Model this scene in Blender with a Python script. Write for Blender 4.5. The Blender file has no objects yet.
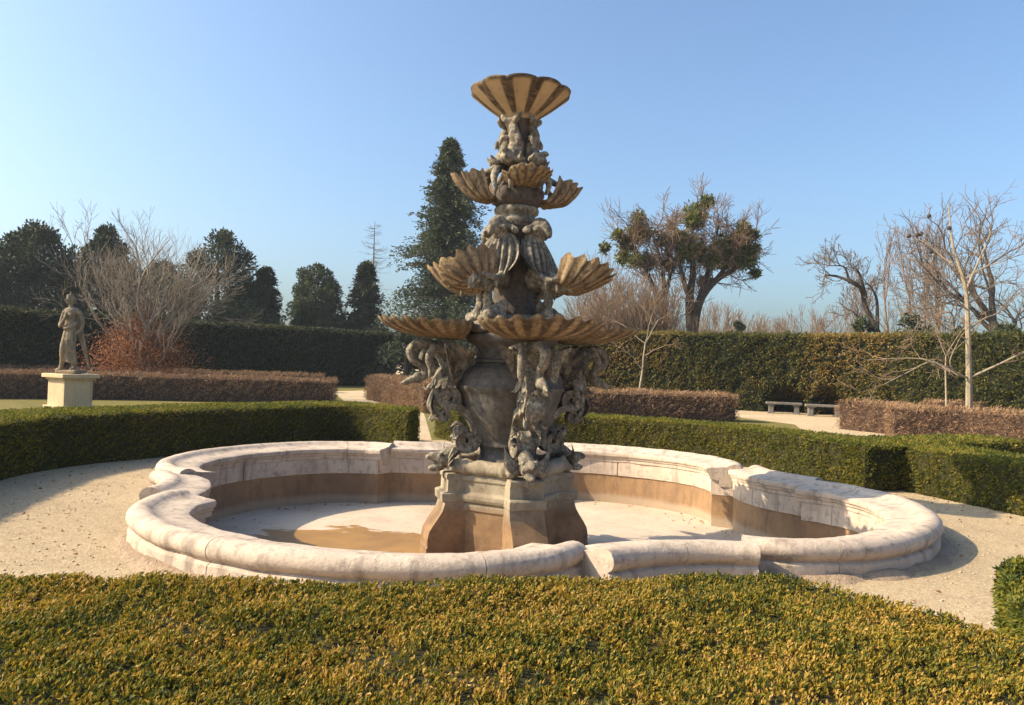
import bpy, bmesh, math, random
import numpy as np
from mathutils import Matrix, Vector

S = bpy.context.scene
COL = S.collection
R_ = math.radians

# ------------------------------------------------------------------ camera
FPX, HC, ROLL, HOR = 760.0, 1.6, R_(2.0), 364.0
PITCH = math.atan((HOR - 352.5) / FPX)
cd = bpy.data.cameras.new("camera")
cd.sensor_width = 36.0
cd.lens = FPX / 1024 * 36.0
cd.clip_start, cd.clip_end = 0.05, 3000
cam = bpy.data.objects.new("camera", cd)
COL.objects.link(cam)
fw = Vector((0, math.cos(PITCH), math.sin(PITCH)))
up0 = Vector((0, -math.sin(PITCH), math.cos(PITCH)))
rt0 = Vector((1, 0, 0))
up = up0 * math.cos(ROLL) - rt0 * math.sin(ROLL)
rt = rt0 * math.cos(ROLL) + up0 * math.sin(ROLL)
m = Matrix((rt, up, -fw)).transposed().to_4x4()
m.translation = (0, 0, HC)
cam.matrix_world = m
S.camera = cam

# ------------------------------------------------------------------ light
SUN_EL, SUN_AZ = 35.0, 184.0        # azimuth measured from +X towards +Y
W = bpy.data.worlds.new("World")
S.world = W
W.use_nodes = True
nt = W.node_tree
bg = nt.nodes["Background"]
sky = nt.nodes.new("ShaderNodeTexSky")
sky.sky_type = 'NISHITA'
sky.sun_disc = False
sky.sun_elevation = R_(SUN_EL)
sky.sun_rotation = R_(90 - SUN_AZ)
sky.air_density, sky.dust_density, sky.ozone_density = 1.0, 3.8, 1.5
tint = nt.nodes.new("ShaderNodeMix"); tint.data_type = 'RGBA'; tint.blend_type = 'MULTIPLY'
tint.inputs[0].default_value = 1.0; tint.inputs[7].default_value = (0.83, 0.975, 1.08, 1)
nt.links.new(sky.outputs[0], tint.inputs[6]); nt.links.new(tint.outputs[2], bg.inputs[0])
bg.inputs[1].default_value = 0.13
sd = bpy.data.lights.new("sun", 'SUN')
sd.energy, sd.angle, sd.color = 5.0, R_(0.53), (1.0, 0.82, 0.56)
sun = bpy.data.objects.new("sun", sd)
COL.objects.link(sun)
sv = Vector((math.cos(R_(SUN_AZ)) * math.cos(R_(SUN_EL)), math.sin(R_(SUN_AZ)) * math.cos(R_(SUN_EL)), math.sin(R_(SUN_EL))))
sun.rotation_euler = sv.to_track_quat('Z', 'Y').to_euler()
S.view_settings.view_transform = 'Standard'
S.view_settings.look = 'None'
S.view_settings.exposure = 0.9
S.view_settings.gamma = 1.0
S.cycles.max_bounces = 6
S.cycles.use_denoising = True

# ------------------------------------------------------------------ helpers
def ray(px, py):
    return fw * FPX + rt * (px - 512) - up * (py - 352.5)
def at(px, py, z=0.0):
    r = ray(px, py); t = (z - HC) / r.z
    return Vector((r.x * t, r.y * t, z))
def at_d(px, py, d):
    r = ray(px, py); t = d / r.y
    return Vector((r.x * t, d, HC + r.z * t))

def tag(o, label=None, cat=None, group=None, kind=None):
    if label: o["label"] = label
    if cat: o["category"] = cat
    if group: o["group"] = group
    if kind: o["kind"] = kind
    return o
def empty(name, loc, rz=0):
    o = bpy.data.objects.new(name, None)
    COL.objects.link(o)
    o.location = loc; o.rotation_euler = (0, 0, rz)
    o.empty_display_size = 0.2
    return o
def link_mesh(name, me, parent=None):
    o = bpy.data.objects.new(name, me)
    COL.objects.link(o)
    if parent: o.parent = parent
    return o
def copy_part(o, parent=None, rz=None):
    c = o.copy(); COL.objects.link(c)
    if parent: c.parent = parent
    if rz is not None: c.rotation_euler = (0, 0, rz)
    return c

def fast_mesh(name, V, faces, mats, smooth=True, sharp=None, attrs=None, matidx=None):
    """V (n,3); faces: (m,k) array or list of such arrays"""
    V = np.asarray(V, dtype=np.float32)
    if not isinstance(faces, list): faces = [faces]
    faces = [np.asarray(f, dtype=np.int32) for f in faces if len(f)]
    me = bpy.data.meshes.new(name)
    nl = sum(f.size for f in faces); npol = sum(len(f) for f in faces)
    me.vertices.add(len(V)); me.vertices.foreach_set("co", V.ravel())
    me.loops.add(nl); me.loops.foreach_set("vertex_index", np.concatenate([f.ravel() for f in faces]))
    me.polygons.add(npol)
    tot = np.concatenate([np.full(len(f), f.shape[1], np.int32) for f in faces])
    st = np.concatenate([[0], np.cumsum(tot)[:-1]]).astype(np.int32)
    me.polygons.foreach_set("loop_start", st)
    me.polygons.foreach_set("loop_total", tot)
    me.polygons.foreach_set("use_smooth", np.full(npol, smooth))
    if matidx is not None: me.polygons.foreach_set("material_index", np.asarray(matidx, np.int32))
    me.update(calc_edges=True)
    for mm in (mats if isinstance(mats, list) else [mats]): me.materials.append(mm)
    for k, (dom, a) in (attrs or {}).items():
        at_ = me.attributes.new(k, 'FLOAT', dom)
        at_.data.foreach_set("value", np.asarray(a, np.float32))
    if sharp: me.set_sharp_from_angle(angle=R_(sharp))
    return me

def snoise(P, scale, seed, oct=3):
    """smooth pseudo noise from summed sines, about -1..1"""
    rng = np.random.default_rng(seed)
    P = np.asarray(P, float)
    out = np.zeros(len(P)); amp = 1.0; tot = 0
    f = 1.0 / scale
    for o in range(oct):
        acc = np.zeros(len(P))
        for k in range(5):
            d = rng.normal(size=P.shape[1]); d /= np.linalg.norm(d)
            acc += np.sin(P @ d * f * 6.28 * rng.uniform(.6, 1.3) + rng.uniform(0, 6.28))
        out += amp * acc / 2.2; tot += amp
        amp *= .55; f *= 2.1
    return out / tot

class MB:
    def __init__(s): s.V = []; s.F4 = []; s.F3 = []; s.A = []; s.n = 0
    def add(s, V, F4=None, F3=None, a=0.0):
        V = np.asarray(V, float)
        s.V.append(V)
        s.A.append(np.broadcast_to(np.asarray(a, float), (len(V),)))
        if F4 is not None and len(F4): s.F4.append(np.asarray(F4) + s.n)
        if F3 is not None and len(F3): s.F3.append(np.asarray(F3) + s.n)
        s.n += len(V); return s
    def grid(s, G, closed_u=False, closed_v=False, a=0.0):
        """G (nu,nv,3)"""
        nu, nv = G.shape[:2]
        I = np.arange(nu * nv).reshape(nu, nv)
        if closed_u: I = np.vstack([I, I[:1]])
        if closed_v: I = np.hstack([I, I[:, :1]])
        F = np.stack([I[:-1, :-1], I[1:, :-1], I[1:, 1:], I[:-1, 1:]], -1).reshape(-1, 4)
        if np.ndim(a): a = np.asarray(a).reshape(-1)
        return s.add(G.reshape(-1, 3), F, a=a)
    def tube(s, P, R, sides=10, flat=1.0, flat_dir=None, caps=True):
        P = np.asarray(P, float); n = len(P)
        R = np.broadcast_to(np.asarray(R, float), (n,))
        T = np.gradient(P, axis=0); T /= np.linalg.norm(T, axis=1)[:, None] + 1e-9
        ref = np.array(flat_dir if flat_dir is not None else ((0, 0, 1) if abs(T[0][2]) < .9 else (1, 0, 0)), float)
        G = []
        for i in range(n):
            b = ref - T[i] * (ref @ T[i])
            b /= np.linalg.norm(b) + 1e-9
            c = np.cross(T[i], b)
            if flat_dir is None: ref = b
            th = np.linspace(0, 2 * math.pi, sides, endpoint=False)
            G.append(P[i] + R[i] * (np.outer(np.cos(th), b) * flat + np.outer(np.sin(th), c)))
        s.grid(np.array(G), closed_v=True)
        if caps:
            for i, o in ((0, 0), (n - 1, 1)):
                base = s.n
                ring = G[i]
                V = np.vstack([ring, ring.mean(0)[None]])
                k = np.arange(sides)
                F = np.stack([k, (k + 1) % sides, np.full(sides, sides)], 1)
                if not o: F = F[:, ::-1]
                s.add(V, F3=F[:, ::-1])
        return s
    def lathe(s, prof, n=48, lobes=0, amp=None, c=(0, 0, 0), a=0.0):
        prof = np.asarray(prof, float)
        th = np.linspace(0, 2 * math.pi, n, endpoint=False)
        G = np.zeros((len(prof), n, 3))
        mod = np.ones((len(prof), n))
        if lobes: mod = 1 + np.outer(np.broadcast_to(np.asarray(amp), (len(prof),)), np.abs(np.cos(th * lobes / 2)) - .6)
        G[..., 0] = prof[:, :1] * mod * np.cos(th) + c[0]
        G[..., 1] = prof[:, :1] * mod * np.sin(th) + c[1]
        G[..., 2] = prof[:, 1:2] + c[2]
        return s.grid(G, closed_v=True, a=a)
    def ell(s, c, r, n=12, rot=None):
        ph = np.linspace(.02, math.pi - .02, n)
        th = np.linspace(0, 2 * math.pi, 2 * n, endpoint=False)
        G = np.stack([np.outer(np.sin(ph), np.cos(th)) * r[0], np.outer(np.sin(ph), np.sin(th)) * r[1],
                      np.outer(np.cos(ph), np.ones_like(th)) * r[2]], -1)
        if rot is not None: G = G @ np.array(rot.to_3x3()).T
        return s.grid(G + np.asarray(c), closed_v=True)
    def box(s, c, d, rz=0.0):
        x, y, z = np.array(d) / 2
        V = np.array([(i, j, k) for i in (-x, x) for j in (-y, y) for k in (-z, z)])
        cc, ss = math.cos(rz), math.sin(rz)
        V = V @ np.array([[cc, ss, 0], [-ss, cc, 0], [0, 0, 1]]) + np.asarray(c)
        return s.add(V, [(0, 1, 3, 2), (4, 6, 7, 5), (0, 4, 5, 1), (2, 3, 7, 6), (0, 2, 6, 4), (1, 5, 7, 3)])
    def mesh(s, name, mats, smooth=True, sharp=40, attrs=True):
        V = np.vstack(s.V)
        fs = []
        if s.F4: fs.append(np.vstack(s.F4))
        if s.F3: fs.append(np.vstack(s.F3))
        return fast_mesh(name, V, fs, mats, smooth, sharp, {"stain": ('POINT', np.concatenate(s.A))} if attrs else None)
    def build(s, name, mats, parent=None, smooth=True, sharp=40, voxel=None, bevel=None, rough=0):
        me = s.mesh(name, mats, smooth, sharp)
        o = link_mesh(name, me, parent)
        if voxel:
            md = o.modifiers.new("r", 'REMESH'); md.mode = 'VOXEL'; md.voxel_size = voxel; md.use_smooth_shade = True
            ms = o.modifiers.new("s", 'SMOOTH'); ms.iterations = 2; ms.factor = .5
            bpy.context.view_layer.update()
            dg = bpy.context.evaluated_depsgraph_get()
            nm = bpy.data.meshes.new_from_object(o.evaluated_get(dg))
            o.modifiers.clear(); o.data = nm
            nm.name = name
            if rough:
                n = len(nm.vertices); co = np.zeros(n * 3, np.float32); nm.vertices.foreach_get("co", co)
                no = np.zeros(n * 3, np.float32); nm.vertices.foreach_get("normal", no)
                co = co.reshape(-1, 3); no = no.reshape(-1, 3)
                co = co + no * (rough * snoise(co, .12, 5, 4))[:, None]
                nm.vertices.foreach_set("co", co.astype(np.float32).ravel()); nm.update()
            if not nm.materials: nm.materials.append(mats if not isinstance(mats, list) else mats[0])
        if bevel:
            b = o.modifiers.new("b", 'BEVEL'); b.width = bevel; b.segments = 2; b.limit_method = 'ANGLE'; b.angle_limit = R_(35)
        return o

def spline(P, n):
    """Catmull-Rom through points"""
    P = np.asarray(P, float)
    Q = np.vstack([2 * P[0] - P[1], P, 2 * P[-1] - P[-2]])
    t = np.linspace(0, len(P) - 1 - 1e-6, n)
    i = t.astype(int); u = (t - i)[:, None]
    a, b, c, d = Q[i], Q[i + 1], Q[i + 2], Q[i + 3]
    return .5 * (2 * b + (c - a) * u + (2 * a - 5 * b + 4 * c - d) * u ** 2 + (3 * b - a - 3 * c + d) * u ** 3)

# ------------------------------------------------------------------ materials
def new_mat(name):
    mt = bpy.data.materials.new(name); mt.use_nodes = True
    t = mt.node_tree
    return mt, t, t.nodes["Principled BSDF"]
def N(t, typ, **kw):
    n = t.nodes.new(typ)
    for k, v in kw.items():
        if k in n.inputs: n.inputs[k].default_value = v
        else: setattr(n, k, v)
    return n
def noise(t, scale, detail=6, rough=.6, vec=None, dist=0):
    n = N(t, "ShaderNodeTexNoise", Scale=scale, Detail=detail, Roughness=rough, Distortion=dist)
    if vec is not None: t.links.new(vec, n.inputs["Vector"])
    return n.outputs["Fac"]
def ramp(t, fac, stops):
    n = N(t, "ShaderNodeValToRGB")
    e = n.color_ramp.elements
    while len(e) < len(stops): e.new(.5)
    for i, (p, c) in enumerate(stops):
        e[i].position = p; e[i].color = (*c, 1) if len(c) == 3 else c
    t.links.new(fac, n.inputs[0]); return n.outputs[0]
def mix(t, f, a, b, blend='MIX'):
    n = N(t, "ShaderNodeMix", data_type='RGBA', blend_type=blend)
    for s, v in ((0, f), (6, a), (7, b)):
        if isinstance(v, (int, float)): n.inputs[s].default_value = v
        elif isinstance(v, tuple): n.inputs[s].default_value = (*v, 1) if len(v) == 3 else v
        else: t.links.new(v, n.inputs[s])
    return n.outputs[2]
def mapr(t, v, a, b, c=0, d=1):
    n = N(t, "ShaderNodeMapRange")
    n.inputs[1].default_value, n.inputs[2].default_value, n.inputs[3].default_value, n.inputs[4].default_value = a, b, c, d
    t.links.new(v, n.inputs[0]); return n.outputs[0]
def bump(t, b, h, strength=.5, dist=.02):
    n = N(t, "ShaderNodeBump", Strength=strength, Distance=dist)
    t.links.new(h, n.inputs["Height"]); t.links.new(n.outputs[0], b.inputs["Normal"])
def pos(t, obj=False):
    if obj: return N(t, "ShaderNodeTexCoord").outputs["Object"]
    return N(t, "ShaderNodeNewGeometry").outputs["Position"]
def scaled(t, v, s):
    n = N(t, "ShaderNodeMapping"); n.inputs["Scale"].default_value = s
    t.links.new(v, n.inputs[0]); return n.outputs[0]
def attr(t, nm):
    return N(t, "ShaderNodeAttribute", attribute_name=nm).outputs["Fac"]

def stone(name, light, mid, dark, dk=(.45, .62), scale=3.0, streak=.5, rough=.85, bmp=.5, obj=False, stainmul=.8, fine=40):
    mt, t, b = new_mat(name)
    p = pos(t, obj)
    n1 = noise(t, scale, 8, .65, p, .4)
    n2 = noise(t, scale * 5, 6, .7, p)
    st = noise(t, scale * 2.2, 5, .6, scaled(t, p, (1.6, 1.6, .25)))
    base = mix(t, mapr(t, n1, .35, .65), light, mid)
    base = mix(t, mapr(t, n2, dk[0], dk[1], 0, .75), base, dark)
    base = mix(t, mapr(t, st, .52, .7, 0, streak), base, dark)
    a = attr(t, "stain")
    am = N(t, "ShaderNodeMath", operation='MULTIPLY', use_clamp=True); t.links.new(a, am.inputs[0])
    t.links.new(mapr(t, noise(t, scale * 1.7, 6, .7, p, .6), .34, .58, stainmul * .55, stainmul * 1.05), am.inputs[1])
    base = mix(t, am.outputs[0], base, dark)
    t.links.new(base, b.inputs["Base Color"])
    b.inputs["Roughness"].default_value = rough
    b.inputs["Specular IOR Level"].default_value = .25
    nb = noise(t, fine, 5, .7, p)
    h = mix(t, .5, n2, nb)
    bump(t, b, h, bmp, .02)
    return mt

M_COPE = stone("pale_limestone", (.54, .44, .35), (.42, .335, .27), (.15, .12, .10), (.52, .74), 2.2, .65, .9, .7)
M_SCULPT = stone("weathered_sandstone", (.40, .345, .255), (.14, .117, .092), (.045, .04, .034), (.40, .60), 4.5, .8, .85, .7)
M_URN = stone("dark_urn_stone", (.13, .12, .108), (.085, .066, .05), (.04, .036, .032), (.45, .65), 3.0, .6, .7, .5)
M_SHELL = stone("ochre_shell_stone", (.37, .265, .15), (.22, .15, .085), (.045, .03, .02), (.46, .66), 4.5, .7, .88, .6, stainmul=.93)
M_BOWL = stone("ochre_bowl_stone", (.46, .33, .19), (.36, .25, .14), (.05, .033, .022), (.6, .8), 4.0, .3, .88, .5, stainmul=.95)
def mat_pedestal():
    mt, t, b = new_mat("pedestal_stone")
    p = pos(t)
    n1 = noise(t, 2.6, 8, .65, p, .4); n2 = noise(t, 13, 6, .7, p); n3 = noise(t, 1.3, 5, .6, scaled(t, p, (1.5, 1.5, .4)), .5)
    sep = N(t, "ShaderNodeSeparateXYZ"); t.links.new(p, sep.inputs[0])
    zz = N(t, "ShaderNodeMath", operation='MULTIPLY_ADD'); t.links.new(n1, zz.inputs[0]); zz.inputs[1].default_value = .3; t.links.new(sep.outputs[2], zz.inputs[2])
    grey = mix(t, mapr(t, n1, .35, .65), (.33, .28, .20), (.20, .16, .115))
    rust = mix(t, mapr(t, n1, .35, .65), (.29, .18, .095), (.17, .105, .06))     # iron stain up to the old water line
    c = mix(t, mapr(t, zz.outputs[0], .02, .16, 1, 0), grey, rust)
    c = mix(t, mapr(t, n2, .52, .74, 0, .7), c, (.08, .06, .042))
    c = mix(t, mapr(t, n3, .50, .66, 0, .75), c, (.07, .052, .038))
    t.links.new(c, b.inputs["Base Color"]); b.inputs["Roughness"].default_value = .9
    b.inputs["Specular IOR Level"].default_value = .2
    bump(t, b, mix(t, .5, n2, noise(t, 45, 5, .7, p)), .7, .02)
    return mt
M_PED = mat_pedestal()
M_CORE = stone("shaded_core_stone", (.10, .08, .065), (.07, .055, .045), (.025, .02, .018), (.45, .65), 4.0, .5, .8, .6)  # the shade around the inner shaft is put into this darker stone colour
M_STATUE = stone("statue_stone", (.31, .235, .15), (.17, .135, .095), (.09, .08, .07), (.5, .7), 3.0, .5, .88, .5)
M_PLINTH = stone("cream_plinth_stone", (.56, .43, .265), (.47, .355, .215), (.24, .18, .11), (.55, .8), 1.8, .4, .88, .3)
M_BENCH = stone("grey_bench_stone", (.19, .17, .145), (.14, .125, .105), (.06, .055, .05), (.6, .8), 2.5, .3, .88, .3)

def mat_wall():
    mt, t, b = new_mat("ochre_render")
    p = pos(t)
    z = N(t, "ShaderNodeSeparateXYZ"); t.links.new(p, z.inputs[0])
    n1 = noise(t, 1.5, 8, .65, p); n2 = noise(t, 9, 6, .7, scaled(t, p, (1, 1, .3)))
    c = mix(t, mapr(t, n1, .35, .65), (.31, .185, .09), (.20, .12, .07))
    c = mix(t, mapr(t, n2, .5, .7, 0, .6), c, (.10, .062, .042))
    zz = N(t, "ShaderNodeMath", operation='ADD'); t.links.new(z.outputs[2], zz.inputs[0])
    nm = N(t, "ShaderNodeMath", operation='MULTIPLY'); t.links.new(n1, nm.inputs[0]); nm.inputs[1].default_value = .12
    t.links.new(nm.outputs[0], zz.inputs[1])
    c = mix(t, mapr(t, zz.outputs[0], -.47, -.40, .45, 0), c, (.42, .36, .28))     # tide line near the floor
    t.links.new(c, b.inputs["Base Color"]); b.inputs["Roughness"].default_value = .9
    bump(t, b, noise(t, 30, 6, .7, p), .4, .015)
    return mt
M_WALL = mat_wall()

def mat_floor():
    mt, t, b = new_mat("basin_floor_render")
    p = pos(t)
    n1 = noise(t, 1.2, 8, .65, p, .5); n2 = noise(t, 12, 6, .7, p)
    c = mix(t, mapr(t, n1, .35, .65), (.50, .42, .33), (.42, .33, .25))
    c = mix(t, mapr(t, n2, .5, .75, 0, .5), c, (.27, .20, .14))
    # damp ochre sediment left in the lowest spot of the floor
    v = N(t, "ShaderNodeVectorMath", operation='DISTANCE'); t.links.new(scaled(t, p, (1, 1.25, 1)), v.inputs[0])
    v.inputs[1].default_value = (-1.75, 8.5 * 1.25, -.62)
    na = N(t, "ShaderNodeMath", operation='MULTIPLY_ADD'); t.links.new(noise(t, 1.7, 7, .6, scaled(t, p, (1, 1.6, 1)), .6), na.inputs[0])
    na.inputs[1].default_value = 2.0; t.links.new(v.outputs["Value"], na.inputs[2])
    f = mapr(t, na.outputs[0], 2.75, 2.82, 1, 0)
    c = mix(t, f, c, mix(t, mapr(t, n1, .3, .6), (.34, .19, .05), (.22, .12, .04)))
    t.links.new(c, b.inputs["Base Color"])
    t.links.new(mapr(t, f, 0, 1, .9, .55), b.inputs["Roughness"])
    bump(t, b, n2, .3, .01)
    return mt
M_FLOOR = mat_floor()

def mat_gravel():
    mt, t, b = new_mat("fine_gravel")
    p = pos(t)
    n0 = noise(t, .35, 5, .6, p); n1 = noise(t, 3.0, 8, .7, p, .3); n2 = noise(t, 60, 4, .8, p)
    vo = N(t, "ShaderNodeTexVoronoi", Scale=70.0); t.links.new(p, vo.inputs["Vector"])
    c = mix(t, mapr(t, n0, .35, .65), (.60, .47, .30), (.48, .37, .235))
    c = mix(t, mapr(t, n1, .5, .72, 0, .55), c, (.34, .25, .17))
    bw = N(t, "ShaderNodeRGBToBW"); t.links.new(vo.outputs["Color"], bw.inputs[0])
    c = mix(t, .35, c, bw.outputs[0], 'OVERLAY')
    hs = N(t, "ShaderNodeHueSaturation", Saturation=1.0); t.links.new(c, hs.inputs["Color"])
    c = mix(t, mapr(t, n2, .35, .6, .45, 0), hs.outputs[0], (.22, .16, .11))
    t.links.new(c, b.inputs["Base Color"]); b.inputs["Roughness"].default_value = .95
    b.inputs["Specular IOR Level"].default_value = .15
    bump(t, b, mix(t, .4, mix(t, .5, n1, noise(t, 14, 5, .7, p)), n2), 1.0, .05)
    return mt
M_GRAVEL = mat_gravel()

def mat_simple(name, c1, c2, scale=3, rough=.9, bs=.4, bd=.02, bscale=25, c3=None):
    mt, t, b = new_mat(name)
    p = pos(t)
    n1 = noise(t, scale, 8, .7, p)
    c = mix(t, mapr(t, n1, .35, .65), c1, c2)
    if c3: c = mix(t, mapr(t, noise(t, scale * 6, 5, .7, p), .5, .7, 0, .8), c, c3)
    t.links.new(c, b.inputs["Base Color"]); b.inputs["Roughness"].default_value = rough
    b.inputs["Specular IOR Level"].default_value = .2
    bump(t, b, noise(t, bscale, 5, .7, p), bs, bd)
    return mt
M_LAWN = mat_simple("winter_lawn", (.20, .165, .045), (.14, .125, .03), 1.2, .95, .9, .05, 60, (.30, .24, .11))
M_SOIL = mat_simple("crumbling_mortar", (.42, .31, .22), (.30, .22, .15), 5, .95, 1.0, .04, 18, (.18, .13, .09))

def mat_leaf(name, cols, transl=.25, patch=1.2, patch_amt=.45, rough=.6, rw=1.0):
    """cols: ramp stops driven by per-leaf random + a slow patch noise"""
    mt, t, b = new_mat(name)
    p = pos(t)
    a = attr(t, "rnd")
    n1 = noise(t, patch, 4, .6, p)
    ad = N(t, "ShaderNodeMath", operation='MULTIPLY_ADD'); t.links.new(mapr(t, n1, .3, .7, -.5, .5), ad.inputs[0])
    ad.inputs[1].default_value = patch_amt; t.links.new(mapr(t, a, 0, 1, .5 - .5 * rw, .5 + .5 * rw), ad.inputs[2])
    c = ramp(t, ad.outputs[0], cols)
    t.links.new(c, b.inputs["Base Color"]); b.inputs["Roughness"].default_value = rough
    b.inputs["Specular IOR Level"].default_value = .3
    if transl:
        tr = N(t, "ShaderNodeBsdfTranslucent"); t.links.new(c, tr.inputs[0])
        ms = N(t, "ShaderNodeMixShader"); ms.inputs[0].default_value = transl
        t.links.new(b.outputs[0], ms.inputs[1]); t.links.new(tr.outputs[0], ms.inputs[2])
        t.links.new(ms.outputs[0], t.nodes["Material Output"].inputs[0])
    return mt
L_BOX = mat_leaf("boxwood_leaf_bronzed", [(0, (.022, .036, .008)), (.22, (.065, .08, .012)), (.45, (.19, .17, .018)), (.68, (.36, .225, .022)), (1, (.50, .31, .10))], .38, 1.5, .5)
L_BOXG = mat_leaf("boxwood_leaf_green", [(0, (.018, .032, .006)), (.35, (.075, .095, .011)), (.65, (.19, .175, .018)), (.9, (.31, .23, .032)), (1, (.42, .30, .06))], .42, 1.0, .35)
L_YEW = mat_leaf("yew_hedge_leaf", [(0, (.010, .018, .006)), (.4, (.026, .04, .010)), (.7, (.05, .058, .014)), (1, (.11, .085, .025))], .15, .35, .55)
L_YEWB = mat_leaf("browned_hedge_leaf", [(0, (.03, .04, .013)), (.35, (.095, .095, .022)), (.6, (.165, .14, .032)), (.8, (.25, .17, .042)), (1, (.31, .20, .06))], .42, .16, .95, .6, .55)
L_TWIG = mat_leaf("dry_twig_hedge", [(0, (.09, .05, .03)), (.4, (.23, .135, .075)), (.75, (.36, .225, .125)), (1, (.46, .32, .19))], .1, .9, .3, .9)
L_DARK = mat_leaf("dark_evergreen_leaf", [(0, (.012, .018, .010)), (.4, (.032, .045, .020)), (.75, (.060, .074, .030)), (1, (.11, .11, .05))], .15, .5, .4)
L_MID = mat_leaf("conifer_spray", [(0, (.020, .030, .016)), (.4, (.052, .070, .032)), (.75, (.095, .112, .052)), (1, (.19, .17, .09))], .2, .5, .4)
L_MIST = mat_leaf("mistletoe_leaf", [(0, (.045, .06, .015)), (.4, (.115, .135, .032)), (.8, (.20, .20, .05)), (1, (.28, .25, .08))], .35, .8, .4)
L_COPPER = mat_leaf("copper_dead_leaf", [(0, (.10, .035, .016)), (.5, (.24, .09, .035)), (1, (.42, .19, .08))], .3, .8, .3)
M_BARK = mat_simple("grey_bark", (.20, .16, .125), (.12, .095, .075), 5, .9, .6, .03, 20)
M_BARKG = mat_simple("pale_grey_bark", (.30, .25, .20), (.20, .165, .13), 5, .9, .5, .02, 20)
M_BARKP = mat_simple("pale_smooth_bark", (.33, .27, .19), (.23, .185, .13), 4, .85, .4, .02, 20)
M_BARKB = mat_simple("dark_bark", (.08, .06, .045), (.05, .04, .03), 4, .9, .6, .03, 20)
M_BARKT = mat_simple("twig_bark_brown", (.24, .165, .11), (.16, .11, .075), 2, .9, .2, .01, 20)
M_HCORE = mat_simple("hedge_inner_twigs", (.055, .05, .018), (.03, .028, .012), 6, .95, .8, .05, 30)
M_HCOREB = mat_simple("twig_hedge_inner", (.10, .062, .045), (.05, .032, .025), 8, .95, .8, .05, 40)
M_YCORE = mat_simple("yew_inner", (.015, .02, .007), (.01, .012, .005), 3, .95, .8, .1, 10)
M_METAL = mat_simple("dull_bronze", (.05, .045, .035), (.03, .03, .025), 8, .6, .2, .01, 40)

# ------------------------------------------------------------------ foliage
def leaf_cards(P, D, L, Wd, rng, bend=.15):
    """diamond leaves rooted at P, pointing along D"""
    n = len(P)
    D = D / (np.linalg.norm(D, axis=1)[:, None] + 1e-9)
    rv = rng.normal(size=(n, 3))
    side = np.cross(D, rv); side /= np.linalg.norm(side, axis=1)[:, None] + 1e-9
    nor = np.cross(side, D)
    L = np.broadcast_to(L, (n,))[:, None]; Wd = np.broadcast_to(Wd, (n,))[:, None]
    v0 = P
    v1 = P + D * L * .5 + side * Wd * .5 + nor * L * bend
    v2 = P + D * L
    v3 = P + D * L * .5 - side * Wd * .5 + nor * L * bend
    V = np.stack([v0, v1, v2, v3], 1).reshape(-1, 3)
    F = np.arange(4 * n).reshape(n, 4)
    return V, F

def sample_quads(G, n, rng):
    """random points on a (nu,nv,3) grid, area weighted -> P, normal"""
    a, b, c, d = G[:-1, :-1].reshape(-1, 3), G[1:, :-1].reshape(-1, 3), G[1:, 1:].reshape(-1, 3), G[:-1, 1:].reshape(-1, 3)
    nr = np.cross(c - a, d - b); ar = np.linalg.norm(nr, axis=1) / 2
    k = rng.choice(len(ar), size=n, p=ar / ar.sum())
    u, v = rng.random((n, 1)), rng.random((n, 1))
    P = a[k] * (1 - u) * (1 - v) + b[k] * u * (1 - v) + c[k] * u * v + d[k] * (1 - u) * v
    return P, nr[k] / (2 * ar[k][:, None] + 1e-9)

def resample(P, step):
    P = np.asarray(P, float)
    seg = np.linalg.norm(np.diff(P, axis=0), axis=1); cum = np.concatenate([[0], np.cumsum(seg)])
    n = max(2, int(cum[-1] / step))
    t = np.linspace(0, cum[-1], n)
    return np.stack([np.interp(t, cum, P[:, k]) for k in range(P.shape[1])], 1)

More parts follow.
